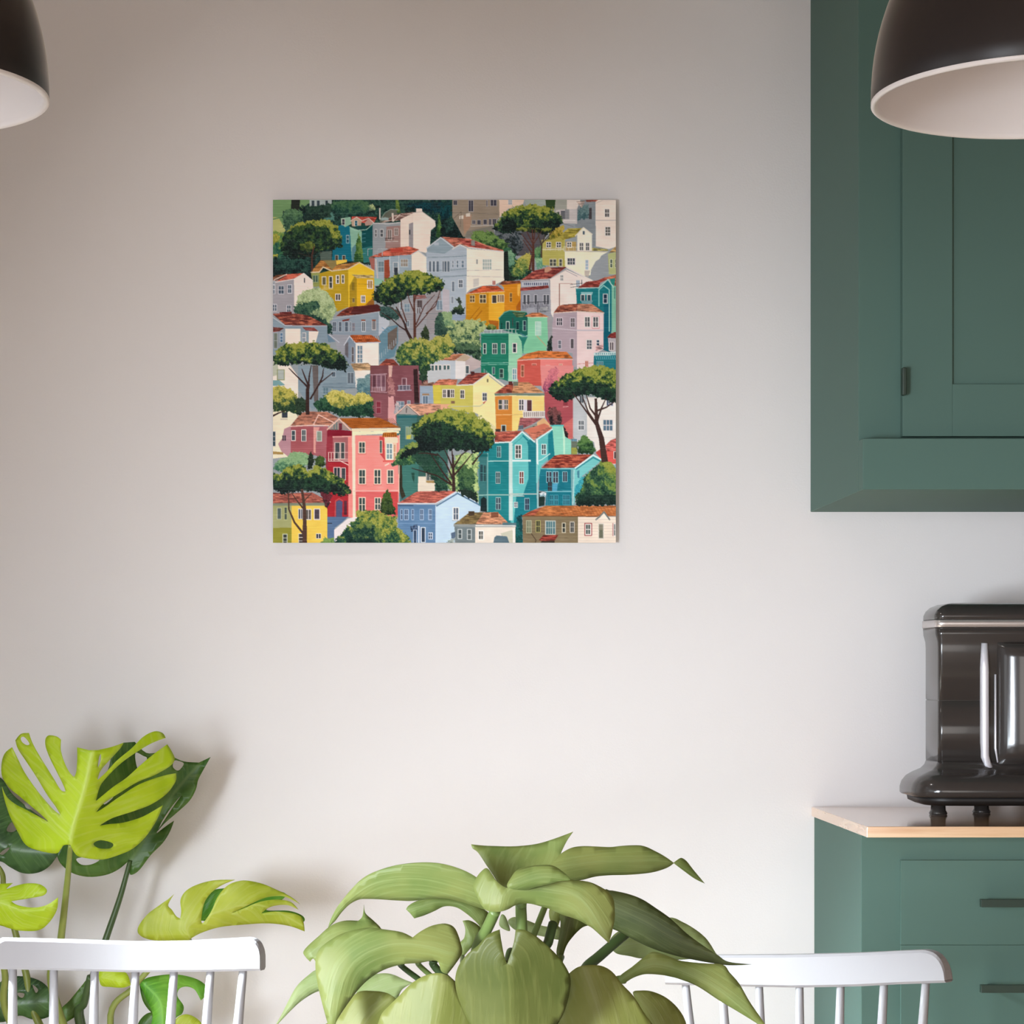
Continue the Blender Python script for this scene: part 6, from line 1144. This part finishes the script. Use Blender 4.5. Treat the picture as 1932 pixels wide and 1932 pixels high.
# little grey house bottom centre
W([(125, 1640), (355, 1640), (355, 1860), (140, 1860)], (122, 134, 138)); W([(350, 1650), (780, 1650), (780, 1860), (350, 1860)], (236, 226, 214)); W([(620, 1740), (780, 1690), (780, 1860), (700, 1860)], (206, 204, 186)); RO([(120, 1640), (280, 1520), (440, 1510), (350, 1645)], (132, 112, 72), (156, 136, 90)); RO([(350, 1645), (440, 1512), (590, 1510), (700, 1620), (640, 1645)], (214, 146, 110), (228, 172, 136)); W([(120, 1640), (790, 1640), (790, 1672), (355, 1672), (120, 1665)], (150, 156, 156)); W([(640, 1622), (790, 1625), (790, 1650), (640, 1650)], (96, 124, 132)); LN([(355, 1655), (780, 1658)], 12, (226, 226, 222)); LN([(762, 1690), (765, 1850)], 24, (240, 236, 230))
W([(278, 1500), (340, 1500), (340, 1545), (278, 1550)], (84, 70, 56)); W([(520, 1515), (600, 1510), (600, 1570), (520, 1570)], (140, 92, 70)); WN(170, 1700, 32, 90, (206, 212, 212), (80, 92, 96), 1, 2, 8); WN(270, 1700, 34, 100, (200, 206, 206), (100, 110, 112), 1, 2, 8); WN(390, 1715, 42, 84, (250, 244, 236), (90, 92, 88), 2, 2, 10); W([(540, 1860), (555, 1780), (580, 1760), (690, 1770), (722, 1860)], (96, 118, 130))
WN(118, 1468, 50, 122, (246, 248, 250), (96, 110, 126), 2, 2, 9); LN([(105, 1602), (185, 1602)], 9, (170, 180, 190)); W([(90, 1735), (135, 1720), (135, 1800), (95, 1790)], (92, 110, 134)); CR([(30, 1860), (80, 1790), (130, 1800), (130, 1860)], [(110, 130, 124), (170, 180, 176)], 6)
# foliage right of centre
CR([(60, 1100), (150, 900), (250, 880), (380, 860), (385, 1400), (300, 1360), (150, 1290), (60, 1260)], [(66, 104, 78), (118, 150, 100), (168, 192, 128), (190, 208, 146)], 9, .1)
CR([(140, 1030), (250, 1000), (340, 1080), (330, 1300), (370, 1420), (180, 1290)], [(34, 62, 54), (56, 90, 66), (80, 112, 74)], 9); CR([(150, 1280), (240, 1260), (360, 1300), (380, 1420), (300, 1370), (200, 1320)], [(26, 40, 38), (40, 56, 48)], 8)
CR([(-350, 900), (-200, 850), (-60, 900), (20, 1100), (60, 1280), (-60, 1280), (-80, 1200), (-160, 1100), (-300, 950)], [(36, 64, 56), (56, 94, 74), (46, 78, 66)], 9)
CR([(-320, 700), (-340, 600), (-200, 480), (-40, 420), (60, 400), (200, 420), (380, 480), (500, 560), (565, 680), (560, 780), (500, 850), (380, 880), (300, 850), (180, 850), (60, 840), (-80, 860), (-240, 860), (-340, 900), (-460, 960), (-440, 880), (-380, 840), (-250, 800)], PINE, 9, .62, .08, 1.0, -.06)
CR([(-300, 640), (-200, 560), (0, 540), (200, 640), (380, 700), (520, 760), (440, 850), (300, 840), (100, 820), (-100, 840), (-240, 780)], PINE[:3], 9, .3)
LN([(120, 1280), (115, 1080), (110, 900)], 38, BR, 18)
for p in ([(110, 1150), (30, 980), (-60, 880)], [(112, 1050), (60, 920), (20, 840)], [(115, 1040), (200, 900), (280, 840)], [(120, 1120), (240, 980), (320, 880)], [(110, 980), (100, 840)], [(320, 1000), (380, 920), (430, 870)], [(-60, 900), (-160, 880), (-260, 880)], [(90, 1200), (0, 1080), (-120, 900)], [(100, 1220), (-60, 1120), (-330, 1040)]): LN(p, 20, BR, 8)
CR([(1430, 1440), (1420, 1330), (1500, 1240), (1520, 1120), (1600, 1060), (1700, 960), (1780, 970), (1870, 1060), (1870, 1440)], [(34, 62, 52), (50, 84, 66), (76, 112, 74), (120, 144, 74)], 8, .25, .15)
CR([(1700, 1000), (1780, 960), (1870, 1050), (1870, 1180), (1780, 1150)], [(90, 124, 70), (150, 158, 76)], 8); CR([(1440, 1400), (1560, 1330), (1870, 1320), (1870, 1440), (1430, 1445)], [(26, 44, 42), (40, 64, 54)], 8)
CR([(1130, 230), (1180, 130), (1270, 60), (1400, 0), (1500, -40), (1660, -60), (1870, -20), (1870, 340), (1780, 330), (1640, 270), (1500, 240), (1330, 330), (1240, 320)], PINE, 9, .55, .12, 1.0, -.05)
CR([(1140, 240), (1300, 150), (1500, 100), (1700, 150), (1870, 200), (1870, 350), (1780, 320), (1640, 270), (1450, 250), (1330, 300), (1200, 290)], PINE[:3], 9, .3)
LN([(1735, 960), (1700, 720), (1650, 560), (1640, 300)], 70, (76, 54, 50), 26)
for p in ([(1640, 570), (1530, 420), (1400, 240)], [(1640, 480), (1580, 400), (1540, 260)], [(1660, 520), (1700, 400), (1750, 290)], [(1640, 430), (1750, 390), (1840, 330)], [(1640, 560), (1560, 440), (1500, 280)]): LN(p, 22, (76, 54, 50), 9)
# tint and fine grain of the printed boards
lum = cv.mean(2, keepdims=True) / 255
rows = np.zeros(PN, np.float32)
y = 0
while y < PN:
    a = PRNG.random()
    rows[y:y + 2] = .35 + .65 * a
    y += int(PRNG.integers(6, 13))
cv += rows[:, None, None] * np.clip(.35 + NH[..., None] * 1.2, 0, 1) * (36 * (1.05 - lum) + 9) - 2
cv[:] = np.clip(cv, 0, 255)
# white rounded upper corners of the sheet
pic = cv.reshape(648, PS, 648, PS, 3).mean((1, 3))
# ---------------------------------------------------------------- the sheet that carries the motif
def build_picture():
    n = 648
    x0, z1 = (515 - VX) / 1000.0, EYE + (VY - 377) / 1000.0
    k = (WALL - .016) / F * 1000
    x0 *= k; z1 = EYE + (z1 - EYE) * k; size = .647 * k
    g = np.arange(n) / (n - 1.0)
    X, Z = np.meshgrid(x0 + g * size, z1 - g * size)
    Y = np.full_like(X, -.016)
    vs = np.stack([X, Y, Z], -1).reshape(-1, 3)
    idx = np.arange(n * n).reshape(n, n)
    q = np.stack([idx[:-1, :-1], idx[1:, :-1], idx[1:, 1:], idx[:-1, 1:]], -1).reshape(-1, 4)
    me = bpy.data.meshes.new('printed_face')
    me.vertices.add(len(vs)); me.vertices.foreach_set('co', vs.astype(np.float32).ravel())
    me.loops.add(q.size); me.loops.foreach_set('vertex_index', q.ravel().astype(np.int32))
    me.polygons.add(len(q)); me.polygons.foreach_set('loop_start', (np.arange(len(q)) * 4).astype(np.int32))
    me.update(calc_edges=True)
    ca = me.color_attributes.new('print', 'FLOAT_COLOR', 'POINT')
    c = pic / 255.0
    lin = np.where(c <= .04045, c / 12.92, ((c + .055) / 1.055) ** 2.4)
    lin = np.clip(lin ** 1.1 * ART_GAIN, 0, .95)
    ca.data.foreach_set('color', np.concatenate([lin.reshape(-1, 3), np.ones((n * n, 1))], 1).astype(np.float32).ravel())
    m, nn, l, b = base_mat('printed_boards')
    at = nn.new('ShaderNodeAttribute'); at.attribute_name = 'print'
    l.new(at.outputs['Color'], b.inputs['Base Color']); b.inputs['Roughness'].default_value = .6; b.inputs['Specular IOR Level'].default_value = .1
    me.materials.append(m)
    t = thing('wall_picture', (x0 + size / 2, -.016, z1 - size / 2), 'square frameless picture of a colourful hillside town with pines on the bare wall', 'picture')
    o = bpy.data.objects.new('printed_face', me); col.objects.link(o); o.parent = t; o.matrix_parent_inverse = Matrix.Translation(-t.location)
    link('backing_board', B(x0, x0 + size, -.0158, -.0105, z1 - size, z1), M_edge, t)
    link('hanging_batten', B(x0 + .08, x0 + size - .08, -.0104, -.0003, z1 - .14, z1 - .10), M_edge, t)
ART_GAIN = 1.13
build_picture()
